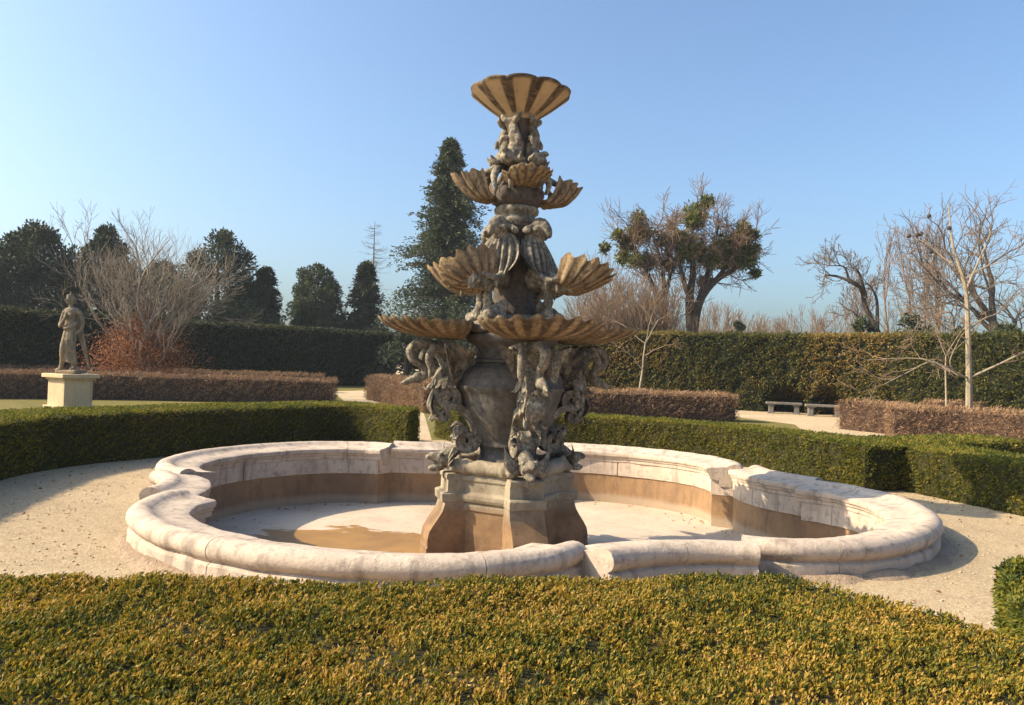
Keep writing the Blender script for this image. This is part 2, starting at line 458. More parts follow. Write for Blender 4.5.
def hedge(name, front, back, h, leafmat, coremat, label, cat, density, leaf, seed, group=None, step=.12, bumpy=.03,
          up_bias=.5, shoots=5, disp=None, round_=.05, z0=-.02, dens_fn=None, smooth_path=True, stems=None, hfn=None):
    """front/back: matching polylines (x,y); box section with a slightly rounded top"""
    rng = np.random.default_rng(seed)
    f0 = np.asarray(front, float); b0 = np.asarray(back, float)
    if smooth_path and len(f0) > 2: f0, b0 = spline(f0, 60), spline(b0, 60)
    n = max(3, int(np.linalg.norm(np.diff(f0, axis=0), axis=1).sum() / step))
    def rs(Q):
        t = np.linspace(0, len(Q) - 1, n)
        return np.stack([np.interp(t, np.arange(len(Q)), Q[:, k]) for k in (0, 1)], 1)
    f, b = rs(f0), rs(b0)
    th = np.linalg.norm(b - f, axis=1).mean()
    nz, nt_ = max(3, int(h / step)), max(3, int(th / step))
    prof = [(0, z) for z in np.linspace(z0, h - round_, nz)] + [(.3 * round_ / th, h - .3 * round_)] + \
           [(t, h) for t in np.linspace(round_ / th, 1 - round_ / th, nt_)] + [(1 - .3 * round_ / th, h - .3 * round_)] + \
           [(1, z) for z in np.linspace(h - round_, z0, nz)]
    prof = np.array(prof)
    G = np.zeros((n, len(prof), 3))
    G[..., :2] = f[:, None] * (1 - prof[None, :, :1]) + b[:, None] * prof[None, :, :1]
    G[..., 2] = prof[None, :, 1]
    if hfn is not None: G[..., 2] *= hfn(np.linspace(0, 1, n))[:, None]
    # end caps: the end rows pulled into the middle of the thickness
    def cap(row):
        nc = max(3, nt_ // 2)
        out = []
        zc = np.clip(row[:, 2], None, h)
        mid = (row[0] + row[-1]) / 2
        for t in np.linspace(0, 1, nc):
            q = row.copy(); q[:, :2] = row[:, :2] * (1 - t) + mid[:2] * t
            out.append(q)
        return np.array(out)
    G = np.concatenate([cap(G[0])[::-1][:-1], G, cap(G[-1])[1:]], 0)
    du = np.gradient(G, axis=0); dv = np.gradient(G, axis=1)
    nr = np.cross(du, dv); ln = np.linalg.norm(nr, axis=2)[..., None]
    nr = nr / (ln + 1e-9)
    cen = np.concatenate([(f + b) / 2, np.full((n, 1), h / 2)], 1).mean(0)
    # orientation: top row should point up
    if nr[len(nr) // 2, nz + nt_ // 2, 2] < 0: nr = -nr
    Gf = G.reshape(-1, 3)
    dsp = bumpy * snoise(Gf, .9, seed, 3) + bumpy * .5 * snoise(Gf, .25, seed + 1, 2)
    if disp is not None: dsp = dsp + disp(Gf)
    G = (Gf + nr.reshape(-1, 3) * dsp[:, None]).reshape(G.shape)
    core = MB().grid(G - nr * leaf[0] * .6)
    V0 = np.vstack(core.V); F0 = np.vstack(core.F4)
    # leaves
    area = ln.sum()
    ns = int(density * area / shoots)
    P, nn = sample_quads(G, ns, rng)
    # match sign
    s0 = np.sign((nn * 0 + 1)[:, 0])
    k = nn[:, 2]
    # consistent sign from the grid orientation
    a_ = np.cross(G[len(G) // 2 + 1, nz + nt_ // 2] - G[len(G) // 2, nz + nt_ // 2 + 1], G[len(G) // 2 + 1, nz + nt_ // 2 + 1] - G[len(G) // 2, nz + nt_ // 2])
    # triangle convention in sample_quads
    i0, j0 = len(G) // 2, nz + nt_ // 2
    tst = np.cross(G[i0 + 1, j0 + 1] - G[i0, j0], G[i0, j0 + 1] - G[i0 + 1, j0])
    if tst[2] < 0: nn = -nn
    if dens_fn is not None:
        keep = rng.random(len(P)) < dens_fn(P); P, nn = P[keep], nn[keep]
    ok = P[:, 2] > .01
    P, nn = P[ok], nn[ok]
    ns = len(P)
    sd_ = rng.random(ns)
    # each shoot carries several leaves
    Pi = np.repeat(P, shoots, 0); Ni = np.repeat(nn, shoots, 0); si = np.repeat(sd_, shoots)
    j = rng.normal(size=Pi.shape)
    D = Ni * .8 + j * .85 + np.array([0, 0, up_bias])
    Pi = Pi - Ni * leaf[0] * .5 + j[:, ::-1] * leaf[0] * .35 + Ni * (rng.random((len(Pi), 1)) * leaf[0] * .8)
    L = leaf[0] * rng.uniform(.6, 1.25, len(Pi)); Wd = leaf[1] * rng.uniform(.7, 1.2, len(Pi))
    LV, LF = leaf_cards(Pi, D, L, Wd, rng)
    rnd = np.clip(si * .55 + rng.random(len(Pi)) * .45, 0, 1)
    V = np.vstack([V0, LV]); F = [np.vstack([F0, LF + len(V0)])]
    ra = np.concatenate([np.zeros(len(F0)), rnd])
    mi = np.concatenate([np.zeros(len(F0), int), np.ones(len(LF), int)])
    me = fast_mesh(name, V, F, [coremat, leafmat], False, None, {"rnd": ('FACE', ra)}, mi)
    o = link_mesh(name, me)
    tag(o, label, cat, group)
    return o

def twig_mesh(name, segs, mat, sides, parent):
    """segs: array (n,8) p0 r0 p1 r1"""
    segs = np.asarray(segs, float)
    P0, R0, P1, R1 = segs[:, :3], segs[:, 3], segs[:, 4:7], segs[:, 7]
    T = P1 - P0; T /= np.linalg.norm(T, axis=1)[:, None] + 1e-9
    ref = np.where(np.abs(T[:, 2:3]) > .9, np.array([[1., 0, 0]]), np.array([[0, 0, 1.]]))
    b = np.cross(T, ref); b /= np.linalg.norm(b, axis=1)[:, None] + 1e-9
    c = np.cross(T, b)
    th = np.linspace(0, 2 * math.pi, sides, endpoint=False)
    ring = b[:, None] * np.cos(th)[None, :, None] + c[:, None] * np.sin(th)[None, :, None]
    A = P0[:, None] + ring * R0[:, None, None]; B = P1[:, None] + ring * R1[:, None, None]
    V = np.concatenate([A, B], 1).reshape(-1, 3)
    k = np.arange(sides)
    base = np.stack([k, (k + 1) % sides, (k + 1) % sides + sides, k + sides], 1)
    F = (base[None] + (np.arange(len(segs)) * 2 * sides)[:, None, None]).reshape(-1, 4)
    return link_mesh(name, fast_mesh(name, V, F, mat, True), parent)

def grow(rng, p, d, length, r, depth, out, tips, cfg):
    """recursive limb; cfg: nseg wander up split ratio ang rr"""
    nseg = cfg['nseg']; p = np.array(p, float); d = np.array(d, float)
    r_end = r * cfg.get('taper', .55)
    pts = [p.copy()]
    for i in range(nseg):
        d = d + rng.normal(size=3) * cfg['wander'] + np.array([0, 0, cfg['up']])
        d /= np.linalg.norm(d)
        q = p + d * length / nseg
        ra = r + (r_end - r) * i / nseg; rb = r + (r_end - r) * (i + 1) / nseg
        out.append((*p, ra, *q, rb, depth))
        p = q; pts.append(p.copy())
        if depth > 0 and i >= cfg.get('first', 0):
            for _ in range(cfg['side'] if rng.random() < cfg.get('pside', 1) else 0):
                ax = np.cross(d, rng.normal(size=3)); ax /= np.linalg.norm(ax) + 1e-9
                an = R_(cfg['ang']) * rng.uniform(.7, 1.3)
                nd = d * math.cos(an) + ax * math.sin(an)
                grow(rng, p, nd, length * cfg['ratio'] * rng.uniform(.7, 1.2), rb * cfg['rr'], depth - 1, out, tips, cfg)
    if depth == 0: tips.append((p, d))
    elif cfg.get('fork', 2):
        for _ in range(cfg.get('fork', 2)):
            ax = np.cross(d, rng.normal(size=3)); ax /= np.linalg.norm(ax) + 1e-9
            an = R_(cfg['ang'] * .6) * rng.uniform(.6, 1.3)
            nd = d * math.cos(an) + ax * math.sin(an)
            grow(rng, p, nd, length * cfg['ratio'] * 1.1, r_end * .85, depth - 1, out, tips, cfg)

def bare_tree(name, loc, stems, cfg, depth, seed, mat, twigmat, label, cat, group=None, minr=.004):
    rng = np.random.default_rng(seed)
    root = empty(name, loc)
    tag(root, label, cat, group)
    out, tips = [], []
    for (p, d, ln, r) in stems:
        grow(rng, p, d, ln, r, depth, out, tips, cfg)
    out = np.array(out)
    out[:, 3] = np.maximum(out[:, 3], minr); out[:, 7] = np.maximum(out[:, 7], minr)
    big = out[:, 8] >= max(1, depth - 1)
    twig_mesh("trunk", out[big][:, :8], mat, 7, root)
    tw = twig_mesh("crown", out[~big][:, :8], twigmat, 3, root)
    return root, out, tips

def crown_cards(root, name, P, D, L, Wd, mat, rng, rnd=None):
    V, F = leaf_cards(P, D, L, Wd, rng)
    me = fast_mesh(name, V, F, mat, False, None, {"rnd": ('FACE', rng.random(len(P)) if rnd is None else rnd)})
    return link_mesh(name, me, root)

def evergreen(name, loc, height, rad, seed, mat, label, cat="tree", group=None, n=9000, card=.26, shape='egg', base=.0, clumps=70, trunkmat=None):
    """crown made of many card clumps on an uneven envelope"""
    rng = np.random.default_rng(seed)
    root = empty(name, loc); tag(root, label, cat, group)
    MBt = MB()
    MBt.tube([(0, 0, -.1), (.05, 0, height * .3), (0, .05, height * .6), (0, 0, height * .93)], [rad * .09 + .06, rad * .07 + .05, rad * .04 + .03, .02], 8)
    MBt.build("trunk", trunkmat or M_BARKB, root)
    # clump centres
    C = []
    while len(C) < clumps:
        t = rng.random() ** .85
        if shape == 'egg': w = math.sin(math.pi * min(1, (t * .86 + .12))) ** .7
        elif shape == 'cone': w = (1 - t) ** .8 * 1.0 + .03
        else: w = math.sin(math.pi * (t * .8 + .1)) ** .5
        a = rng.uniform(0, 6.283); q = rng.uniform(.45, 1.0) ** .6
        w *= 1 + .28 * math.sin(2 * a + seed) * math.sin(t * 9 + seed * 1.7) + .16 * math.sin(t * 21 + seed + 3 * a)
        C.append((math.cos(a) * rad * w * q * rng.uniform(.85, 1.1), math.sin(a) * rad * w * q, base + t * (height - base) * .97, rad * rng.uniform(.16, .34) * (.5 + .6 * w)))
    C = np.array(C)
    k = rng.choice(len(C), n, p=C[:, 3] ** 2 / (C[:, 3] ** 2).sum())
    u = rng.normal(size=(n, 3)); u /= np.linalg.norm(u, axis=1)[:, None]
    rr = rng.random((n, 1)) ** .4
    P = C[k, :3] + u * C[k, 3:4] * rr * np.array([1, 1, 1.15])
    P[:, 2] = np.maximum(P[:, 2], .1)
    D = u + rng.normal(size=(n, 3)) * .5 + np.array([0, 0, .35])
    crnd = rng.random(len(C))
    rnd = np.clip(crnd[k] * .4 + rng.random(n) * .6, 0, 1)
    crown_cards(root, "crown", P, D, card * rng.uniform(.6, 1.3, n), card * .5 * rng.uniform(.6, 1.3, n), mat, rng, rnd)
    return root

# ------------------------------------------------------------------ basin geometry
CX, CY = 0.04, 9.07
TH = R_(17)          # bearing of one of the four re-entrant sections
ZF = -0.62           # basin floor
def rot2(P, a):
    c, s = math.cos(a), math.sin(a)
    P = np.asarray(P, float)
    return np.stack([P[:, 0] * c - P[:, 1] * s, P[:, 0] * s + P[:, 1] * c], 1)
XC, QO, QI = 5.07, 1.33, 1.73
I_, O_, JT = [], [], []
def quarter():
    """one re-entrant section (bulging inwards) and one broad lobe, in local polar form"""
    ii, oo = [], []
    for a, b in zip(np.linspace(-25, 25, 19), np.linspace(-27, 27, 19)):
        a, b = R_(a), R_(b)
        ii.append((XC - QI * math.cos(a), QI * math.sin(a))); oo.append((XC - QO * math.cos(b), QO * math.sin(b)))
    ii, oo = np.array(ii), np.array(oo)
    be = np.array([-34.5, -33, -31, -28, -24, -19, -13, -6.5, 0, 6.5, 13, 19, 24, 28, 31, 33, 34.5])
    ro = np.array([3.72, 3.83, 3.96, 4.08, 4.23, 4.34, 4.42, 4.47, 4.49, 4.47, 4.42, 4.34, 4.23, 4.08, 3.96, 3.83, 3.72])
    lo = spline(np.stack([ro * np.cos(np.radians(be)), ro * np.sin(np.radians(be))], 1), 57)
    T = np.gradient(lo, axis=0); T /= np.linalg.norm(T, axis=1)[:, None]
    nrm = np.stack([-T[:, 1], T[:, 0]], 1)
    li = lo + nrm * .45
    for _ in range(6): li[1:-1] = (li[:-2] + 2 * li[1:-1] + li[2:]) / 4
    # keep the inner ends radial
    lo, li = rot2(lo, math.pi / 4), rot2(li, math.pi / 4)
    return np.vstack([ii, li]), np.vstack([oo, lo]), [0] * 19 + [1] * 57
qi, qo, typ = quarter()
for k in range(4):
    I_.append(rot2(qi, TH + R_(2) + k * math.pi / 2)); O_.append(rot2(qo, TH + R_(2) + k * math.pi / 2)); JT += typ
I_ = np.vstack(I_) * (1.03, .94) + (CX, CY); O_ = np.vstack(O_) * (1.03, .94) + (CX, CY); JT = np.array(JT)
NS = len(I_)

def sweep(prof, joints=None, wob=0.0, seed=1):
    """prof: (t in metres from the inner face, z); per-station direction inner->outer"""
    prof = np.asarray(prof, float)
    d = O_ - I_; ln = np.linalg.norm(d, axis=1)[:, None]; d = d / ln
    st_i, st_d = [], []; gro = []
    for k in range(NS):
        if joints and k in joints:
            k2 = (k + 1) % NS
            for u, g in ((0, 0), (.42, 0), (.46, 1), (.54, 1), (.58, 0)):
                st_i.append(I_[k] * (1 - u) + I_[k2] * u); dd = d[k] * (1 - u) + d[k2] * u; st_d.append(dd / np.linalg.norm(dd)); gro.append(g)
        else:
            st_i.append(I_[k]); st_d.append(d[k]); gro.append(0)
    st_i, st_d, gro = np.array(st_i), np.array(st_d), np.array(gro)
    tc, zc = prof[:, 0].mean(), prof[:, 1].min()
    G = np.zeros((len(st_i), len(prof), 3))
    T = np.broadcast_to(prof[None, :, 0], (len(st_i), len(prof))).copy(); Z = np.broadcast_to(prof[None, :, 1], T.shape).copy()
    g = gro[:, None]
    T = T - g * np.sign(T - tc) * .011
    Z = Z - g * (Z > zc + .1) * .011
    G[..., :2] = st_i[:, None] + st_d[:, None] * T[..., None]
    G[..., 2] = Z
    if wob:
        f = G.reshape(-1, 3)
        w = wob * snoise(f, .5, seed, 3)
        G = (f + np.stack([w * .6, w * .6, w], 1)).reshape(G.shape)
    return G, gro

# ------------------------------------------------------------------ ground
def build_ground():
    d = O_ - I_; d /= np.linalg.norm(d, axis=1)[:, None]
    ring0 = I_ + d * .30
    an = np.unwrap(np.arctan2(ring0[:, 1] - CY, ring0[:, 0] - CX))
    an = np.linspace(an[0], an[0] + 2 * math.pi, NS, endpoint=False)
    rows = [ring0]
    for r in (5.2, 6.5, 9, 14, 25, 60, 200, 900):
        rows.append(np.stack([CX + r * np.cos(an), CY + r * np.sin(an)], 1))
    G = np.zeros((len(rows), NS, 3)); G[..., :2] = np.array(rows)
    mb = MB().grid(G, closed_v=True)
    me = mb.mesh("ground", M_GRAVEL, False, None, False)
    o = link_mesh("ground", me)
    return tag(o, "pale beige gravel walk round the basin", "ground", kind="structure")
build_ground()

from mathutils.geometry import tessellate_polygon
def sheet(name, pts, z, mat, label, cat):
    V = [Vector((p[0], p[1], z)) for p in pts]
    T = [t if (V[t[1]] - V[t[0]]).cross(V[t[2]] - V[t[0]]).z > 0 else t[::-1] for t in tessellate_polygon([V])]
    me = fast_mesh(name, [tuple(v) for v in V], np.array(T), mat, False)
    o = link_mesh(name, me)
    return tag(o, label, cat, kind="structure")
sheet("lawn", [(-60, 6), (-8.0, 8), (-7.2, 11), (-4.6, 14.2), (-2.2, 15.4), (1.5, 15.8), (6.0, 13.6), (9.0, 24), (-4, 60), (-60, 60)], .004, M_LAWN, "yellowish winter lawn behind the clipped hedges", "lawn")
pp = [at(x, y) for x, y in ((432, 441), (411, 441), (409, 418), (392, 409), (345, 402), (333, 391.5), (366, 390.5), (385, 399), (420, 408), (424, 414))]
sheet("path", [(p.x, p.y) for p in pp], .008, M_GRAVEL, "pale path leading away between hedges to the tall dark hedge", "path")

# ------------------------------------------------------------------ basin
basin = empty("fountain_basin", (CX, CY, ZF))
tag(basin, "dry quatrefoil stone basin with pale rounded coping around the fountain", "basin")
off = Vector((-CX, -CY, -ZF))
cope_prof = [(-.02, .052), (-.034, .058), (-.034, .10), (-.052, .112), (-.058, .14), (-.078, .15), (-.084, .185), (-.078, .205), (-.058, .214), (.02, .222), (.12, .234), (.20, .246), (.225, .262), (.255, .280), (.30, .290), (.345, .286), (.385, .27), (.412, .238), (.42, .205), (.412, .172), (.392, .146), (.368, .132), (.366, .122),
             (.385, .114), (.40, .10), (.405, .03), (.40, -.04), (.1, -.04), (.1, .045)]
def coping():
    rng = np.random.default_rng(77)
    d = O_ - I_; d = d / np.linalg.norm(d, axis=1)[:, None]
    P = np.array(cope_prof)
    blocks = []
    for k in range(4):
        b0 = k * 76
        blocks += [(b0, b0 + 10, .005), (b0 + 10, b0 + 18, .005)]
        cuts = [19, 31, 42, 52, 63, 75] if k % 2 else [19, 33, 46, 61, 75]
        blocks += [(b0 + c0, b0 + c1, 0.0) for c0, c1 in zip(cuts[:-1], cuts[1:])]
    for (i0, i1, dz) in blocks:
        n = i1 - i0
        t = [.0, .004, .02] + list(np.linspace(.06, n - .06, max(6, n * 2))) + [n - .02, n - .004, n]
        ins = [.012, .004, 0] + [0] * max(6, n * 2) + [0, .004, .012]
        G = np.zeros((len(t), len(P), 3))
        dzz = dz + rng.uniform(-.0025, .0025); dt = rng.uniform(-.004, .004)
        for r, (tt, q) in enumerate(zip(t, ins)):
            f = i0 + tt
            # a 5 mm open joint at either end
            f = min(max(f, i0 + .03), i1 - .03)
            if i0 % 76 == 19 and tt < .5: f -= 1.6
            if i1 % 76 == 75 and tt > n - .5: f += 1.6
            lo_, hi_ = (i0, i1) if dz == 0 else (-9, 9999)
            fe = f; f = min(max(f, lo_), hi_)
            k0 = int(f) % NS; k1 = (k0 + 1) % NS; u = f - int(f)
            if fe < lo_: u = fe - lo_
            if fe > hi_: k0 = (i1 - 1) % NS; k1 = i1 % NS; u = 1 + fe - hi_; f = i1 - .5
            if int(f) == i1: k0 = i1 % NS; k1 = k0; u = 0
            I0 = I_[k0] * (1 - u) + I_[k1] * u; dd = d[k0] * (1 - u) + d[k1] * u
            c = np.array([.18, .12]); v = P - c
            pp = c + v * (1 - q / np.maximum(np.linalg.norm(v, axis=1), .05))[:, None]
            G[r, :, :2] = I0 + np.outer(pp[:, 0] + dt, dd); G[r, :, 2] = pp[:, 1] + dzz
        f3 = G.reshape(-1, 3); w = .0035 * snoise(f3, .45, 3, 3) + .0015 * snoise(f3, .08, 4, 2)
        G = (f3 + np.stack([w * .6, w * .6, w], 1)).reshape(G.shape) + np.array(off)
        mb = MB().grid(G, closed_v=True, a=np.clip(np.array(ins) * 60, 0, .6)[:, None] * np.ones(len(P))[None])
        for r in (0, len(t) - 1):
            m_ = len(P)
            mb.add(np.vstack([G[r], G[r].mean(0)[None]]), F3=[(i, (i + 1) % m_, m_) for i in range(m_)], a=.3)
        mb.build("coping_stone", M_COPE, basin, sharp=32)
joints = [k * 76 + j for k in range(4) for j in (9, 19, 30, 47, 64)]
coping()
wall_prof = [(.0, ZF - .02), (.0, ZF + .3), (0, -.17), (-.008, -.165), (-.01, -.16)]
frieze_prof = [(.0, -.168), (-.018, -.165), (-.02, -.12), (-.02, .05), (-.018, .058), (.05, .058)]
G, gro = sweep(wall_prof, None, .004, 8); G += np.array(off)
MB().grid(G, closed_u=True).build("basin_wall", M_WALL, basin, sharp=32)
G, gro = sweep(frieze_prof, [j for j in joints], .003, 9); G += np.array(off)
MB().grid(G, closed_u=True, a=np.repeat(gro[:, None], G.shape[1], 1) * .6).build("frieze_band", M_COPE, basin, sharp=32)
# floor sheet
bm = bmesh.new()
d = O_ - I_; d /= np.linalg.norm(d, axis=1)[:, None]
vs = [bm.verts.new((*(I_[k] + d[k] * .03 - (CX, CY)), 0)) for k in range(NS)]
ed = [bm.edges.new((vs[i], vs[(i + 1) % NS])) for i in range(NS)]
bmesh.ops.triangle_fill(bm, edges=ed, use_beauty=True)
for f in bm.faces:
    f.normal_update()
    if f.normal.z < 0: f.normal_flip()
me = bpy.data.meshes.new("basin_floor"); bm.to_mesh(me); bm.free(); me.materials.append(M_FLOOR)
link_mesh("basin_floor", me, basin)
# rough crumbling mortar footing outside the coping
G = None
foot_prof = [(.37, .035), (.42, .05), (.47, .03), (.54, .004), (.60, -.03)]
G, gro = sweep(foot_prof, None, 0, 4)
f = G.reshape(-1, 3); w = snoise(f, .35, 77, 4)
f[:, 2] += np.where(f[:, 2] > -.02, w * .035, 0) - .012
G = f.reshape(G.shape) + np.array(off)
MB().grid(G, closed_u=True).build("mortar_footing", M_SOIL, basin, sharp=60)

# ------------------------------------------------------------------ fountain
fountain = empty("fountain", (CX - .045, CY, ZF))
tag(fountain, "tall tiered sandstone fountain of scallop shells and scroll brackets in the dry basin", "fountain")
DZ = -ZF
AJ = [TH + k * math.pi / 2 for k in range(4)]
AL = [a + math.pi / 4 for a in AJ]
AM = [a + R_(37) for a in AJ]         # the middle tier's arms stand a little off the diagonals
def place(o, a=0.0):
    o.location = (0, 0, DZ); o.rotation_euler = (0, 0, a); return o
def four(o, angles, subs=()):
    place(o, angles[0])
    for a in angles[1:]:
        c = copy_part(o); c.rotation_euler = (0, 0, a)
        for ch in subs: copy_part(ch, c)

# --- pedestal: square core with four S-profiled buttress legs
def pedestal():
    mb = MB()
    # core in local frame: legs on +-X/+-Y, core faces on the diagonals
    core = [(.80, -.64), (.80, -.10), (.83, -.085), (.83, -.02), (.80, -.005), (.86, .02), (.88, .05), (.88, .10), (.84, .112), (.82, .125), (.82, .24), (.85, .255), (.85, .30), (.83, .33), (.0, .331)]
    G = np.zeros((len(core), 4, 3))
    for j in range(4):
        a = j * math.pi / 2
        for i, (r, z) in enumerate(core): G[i, j] = (r * math.cos(a), r * math.sin(a), z)
    mb.grid(G, closed_v=True)
    return mb.build("pedestal", M_PED, fountain, smooth=False, sharp=None, bevel=.012)
ped = place(pedestal(), TH)
ped.scale = (.93, .93, 1)
def leg():
    mb = MB()
    pr = [(1.06, -.64), (1.06, -.52), (1.045, -.505), (1.05, -.42), (1.03, -.33), (.98, -.25), (.92, -.17), (.875, -.10), (.855, -.04), (.845, .0), (.885, .015), (.89, .10), (.875, .115), (.82, .125), (.815, .255), (.835, .27), (.835, .315), (.82, .328), (.5, .33)]
    w = .215
    G = np.zeros((len(pr), 4, 3))
    for i, (r, z) in enumerate(pr):
        ww = w * (1.0 if z < .01 else 1.06 if z < .11 else .98)
        G[i, 0] = (.3, -ww, z); G[i, 1] = (r, -ww, z); G[i, 2] = (r, ww, z); G[i, 3] = (.3, ww, z)
    mb.grid(G)
    return mb.build("buttress_leg", M_PED, fountain, smooth=False, sharp=None, bevel=.012)
lg = leg(); lg.scale = (.93, .93, 1)
four(lg, AJ)

# --- bolster rolls lying on the pedestal between the legs
def bolster():
    mb = MB()
    r = .085
    P = [(.54, y, .41) for y in np.linspace(-.34, .34, 15)]
    R = [r * (1 + .05 * math.sin(i * 1.3)) for i in range(15)]
    mb.tube(P, R, 14)
    for y in (-.24, .26): mb.tube([(.54, y - .03, .41), (.54, y, .41), (.54, y + .03, .41)], [.09, .102, .09], 14)
    for s in (-1, 1):
        mb.ell((.54, s * .36, .42), (.095, .07, .095)); mb.ell((.62, s * .37, .39), (.06, .045, .05)); mb.ell((.57, s * .33, .49), (.04, .035, .05))
    return mb.build("bolster_roll", M_PED, fountain, voxel=.014, rough=.006)
four(bolster(), AL)

# --- urn
urn = MB().lathe([(.0, .32), (.42, .32), (.43, .36), (.40, .40), (.36, .46), (.335, .52), (.335, .58), (.35, .62), (.365, .63), (.375, .65), (.365, .675), (.375, .70), (.42, .80), (.485, .92), (.545, 1.05), (.592, 1.17), (.615, 1.27),
                  (.645, 1.29), (.65, 1.33), (.625, 1.35), (.615, 1.40), (.60, 1.47), (.55, 1.53), (.49, 1.565), (.44, 1.58), (.43, 1.60), (.46, 1.615), (.46, 1.64), (.42, 1.66), (.41, 1.76), (.44, 1.80), (.52, 1.84), (.55, 1.88), (.55, 1.93), (.50, 1.95), (.3, 1.97), (0, 1.98)], 64)
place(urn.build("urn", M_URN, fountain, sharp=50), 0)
# --- scroll bracket with winged creature (arm along +X)
def spiral(c, r0, r1, a0, turns, n, plane_y=0.0):
    t = np.linspace(0, 1, n)
    a = a0 + turns * 2 * math.pi * t; r = r0 + (r1 - r0) * t
    return np.stack([c[0] + r * np.cos(a), np.full(n, plane_y), c[1] + r * np.sin(a)], 1)
def strip(mb, C, w, t):
    """square-edged ribbon following C in the radial plane: w tangential width, t thickness"""
    C = np.asarray(C, float); n = len(C)
    T = np.gradient(C, axis=0); T /= np.linalg.norm(T, axis=1)[:, None] + 1e-9
    Nn = np.stack([-T[:, 2], np.zeros(n), T[:, 0]], 1)
    w = np.broadcast_to(w, (n,)); t = np.broadcast_to(t, (n,))
    sec = [(-1, -1), (-.86, -1.15), (-.62, -.75), (.62, -.75), (.86, -1.15), (1, -1), (1, 1), (.86, 1.15), (.62, .75), (-.62, .75), (-.86, 1.15), (-1, 1)]
    G = np.zeros((n, len(sec), 3))
    for j, (u, v) in enumerate(sec):
        G[:, j] = C + Nn * (v * t / 2)[:, None]; G[:, j, 1] += u * w / 2
    mb.grid(G, closed_v=True)
    for r in (0, n - 1):
        mb.add(np.vstack([G[r], G[r].mean(0)[None]]), F3=[(i, (i + 1) % 12, 12) for i in range(12)])
def bracket():
    sc = MB()
    S1 = np.vstack([spline([(.80, 0, 1.05), (.74, 0, 1.09), (.66, 0, 1.08), (.56, 0, 1.03), (.46, 0, .92), (.40, 0, .78), (.42, 0, .66), (.49, 0, .59)], 40)[:-1], spiral((.545, .69), .105, .025, -2.1, 1.6, 36)])
    strip(sc, S1, np.linspace(.25, .19, len(S1)), np.interp(np.linspace(0, 1, len(S1)), [0, .5, 1], [.07, .085, .035]))
    S2 = np.vstack([spline([(.83, 0, 1.52), (.90, 0, 1.40), (.91, 0, 1.26), (.87, 0, 1.14)], 24)[:-1], spiral((.75, 1.19), .125, .02, -.4, -2.1, 56)])
    strip(sc, S2, .22, np.interp(np.linspace(0, 1, len(S2)), [0, .3, 1], [.05, .06, .032]))
    S3 = np.vstack([spline([(.90, 0, 1.22), (.92, 0, 1.10), (.88, 0, 1.0)], 14)[:-1], spiral((.80, .985), .075, .018, .2, -1.7, 34)])
    strip(sc, S3, .13, np.interp(np.linspace(0, 1, len(S3)), [0, 1], [.05, .025]))
    S4 = spline([(.52, 0, .80), (.60, 0, .84), (.66, 0, .80), (.64, 0, .73)], 16)
    strip(sc, S4, .12, np.linspace(.05, .03, 16))
    mb = MB()
    fd = (0, 1, 0)
    lv = MB()
    def blade(pts, w, n=12, thick=.34, fdir=(1, 0, 0), prof=(.35, 1, .95, .6, .05)):
        P = spline(pts, n)
        lv.tube(P, w * np.interp(np.linspace(0, 1, n), np.linspace(0, 1, len(prof)), prof), 6, thick, fdir)
    # acanthus tongues on the outside of the scrolls
    for (x, z, w, ux, uz) in ((.945, 1.30, .030, 1, -.1), (.90, .96, .026, 1, -.4), (.64, .53, .03, .8, .4), (.70, 1.12, .026, .2, 1)):
        for q in (-1, 0, 1):
            blade([(x - .05, q * .05, z), (x + .01, q * .085, z + .02), (x + .05 * ux, q * .11, z + .05 * uz - .02), (x + .08 * ux, q * .13, z + .07 * uz + .01)], w)
    # body under the shell, bound back to the neck of the urn
    mb.tube(spline([(.78, 0, 1.33), (.76, 0, 1.46), (.70, 0, 1.62), (.64, 0, 1.78)], 14), [.03, .06, .09, .105, .11, .11, .11, .115, .12, .13, .15, .17, .2, .23], 12)
    mb.tube(spline([(.50, 0, 1.50), (.64, 0, 1.62), (.84, 0, 1.74), (1.02, 0, 1.80)], 12), [.05, .07, .085, .09, .09, .09, .09, .085, .08, .07, .06, .04], 10)
    mb.tube(spline([(.46, 0, 1.66), (.55, 0, 1.48), (.70, 0, 1.36), (.86, 0, 1.34)], 12), [.05, .055, .055, .05, .05, .05, .045, .045, .04, .035, .03, .015], 8)
    # leafy collar below the bust
    for row, (zo, ro_) in enumerate(((0, 1.0), (-.10, .72))):
        for k in range(8):
            a = -1.75 + k * .5 + row * .25
            cx, cy = math.cos(a), math.sin(a)
            blade([(.77 + .05 * cx * ro_, .07 * cy * ro_, 1.46 + zo), (.79 + .11 * cx * ro_, .14 * cy * ro_, 1.42 + zo), (.80 + .14 * cx * ro_, .185 * cy * ro_, 1.32 + zo), (.80 + .20 * cx * ro_, .23 * cy * ro_, 1.29 + zo)], .042, 12, .3, (cx, cy, .3))
    # hanging tongue of carved leaf on the face of the scroll
    for q in (-2, -1, 0, 1, 2):
        blade([(.93, q * .025, 1.28), (.975, q * .045, 1.15 - .02 * abs(q)), (.95, q * .042, 1.03), (.915, q * .02, .92 + .03 * abs(q))], .03)
    for q in (-1, 1):
        for zc in (.86, .74):
            blade([(.56, q * .08, zc), (.62, q * .13, zc + .02), (.68, q * .15, zc - .03), (.73, q * .14, zc - .01)], .03)
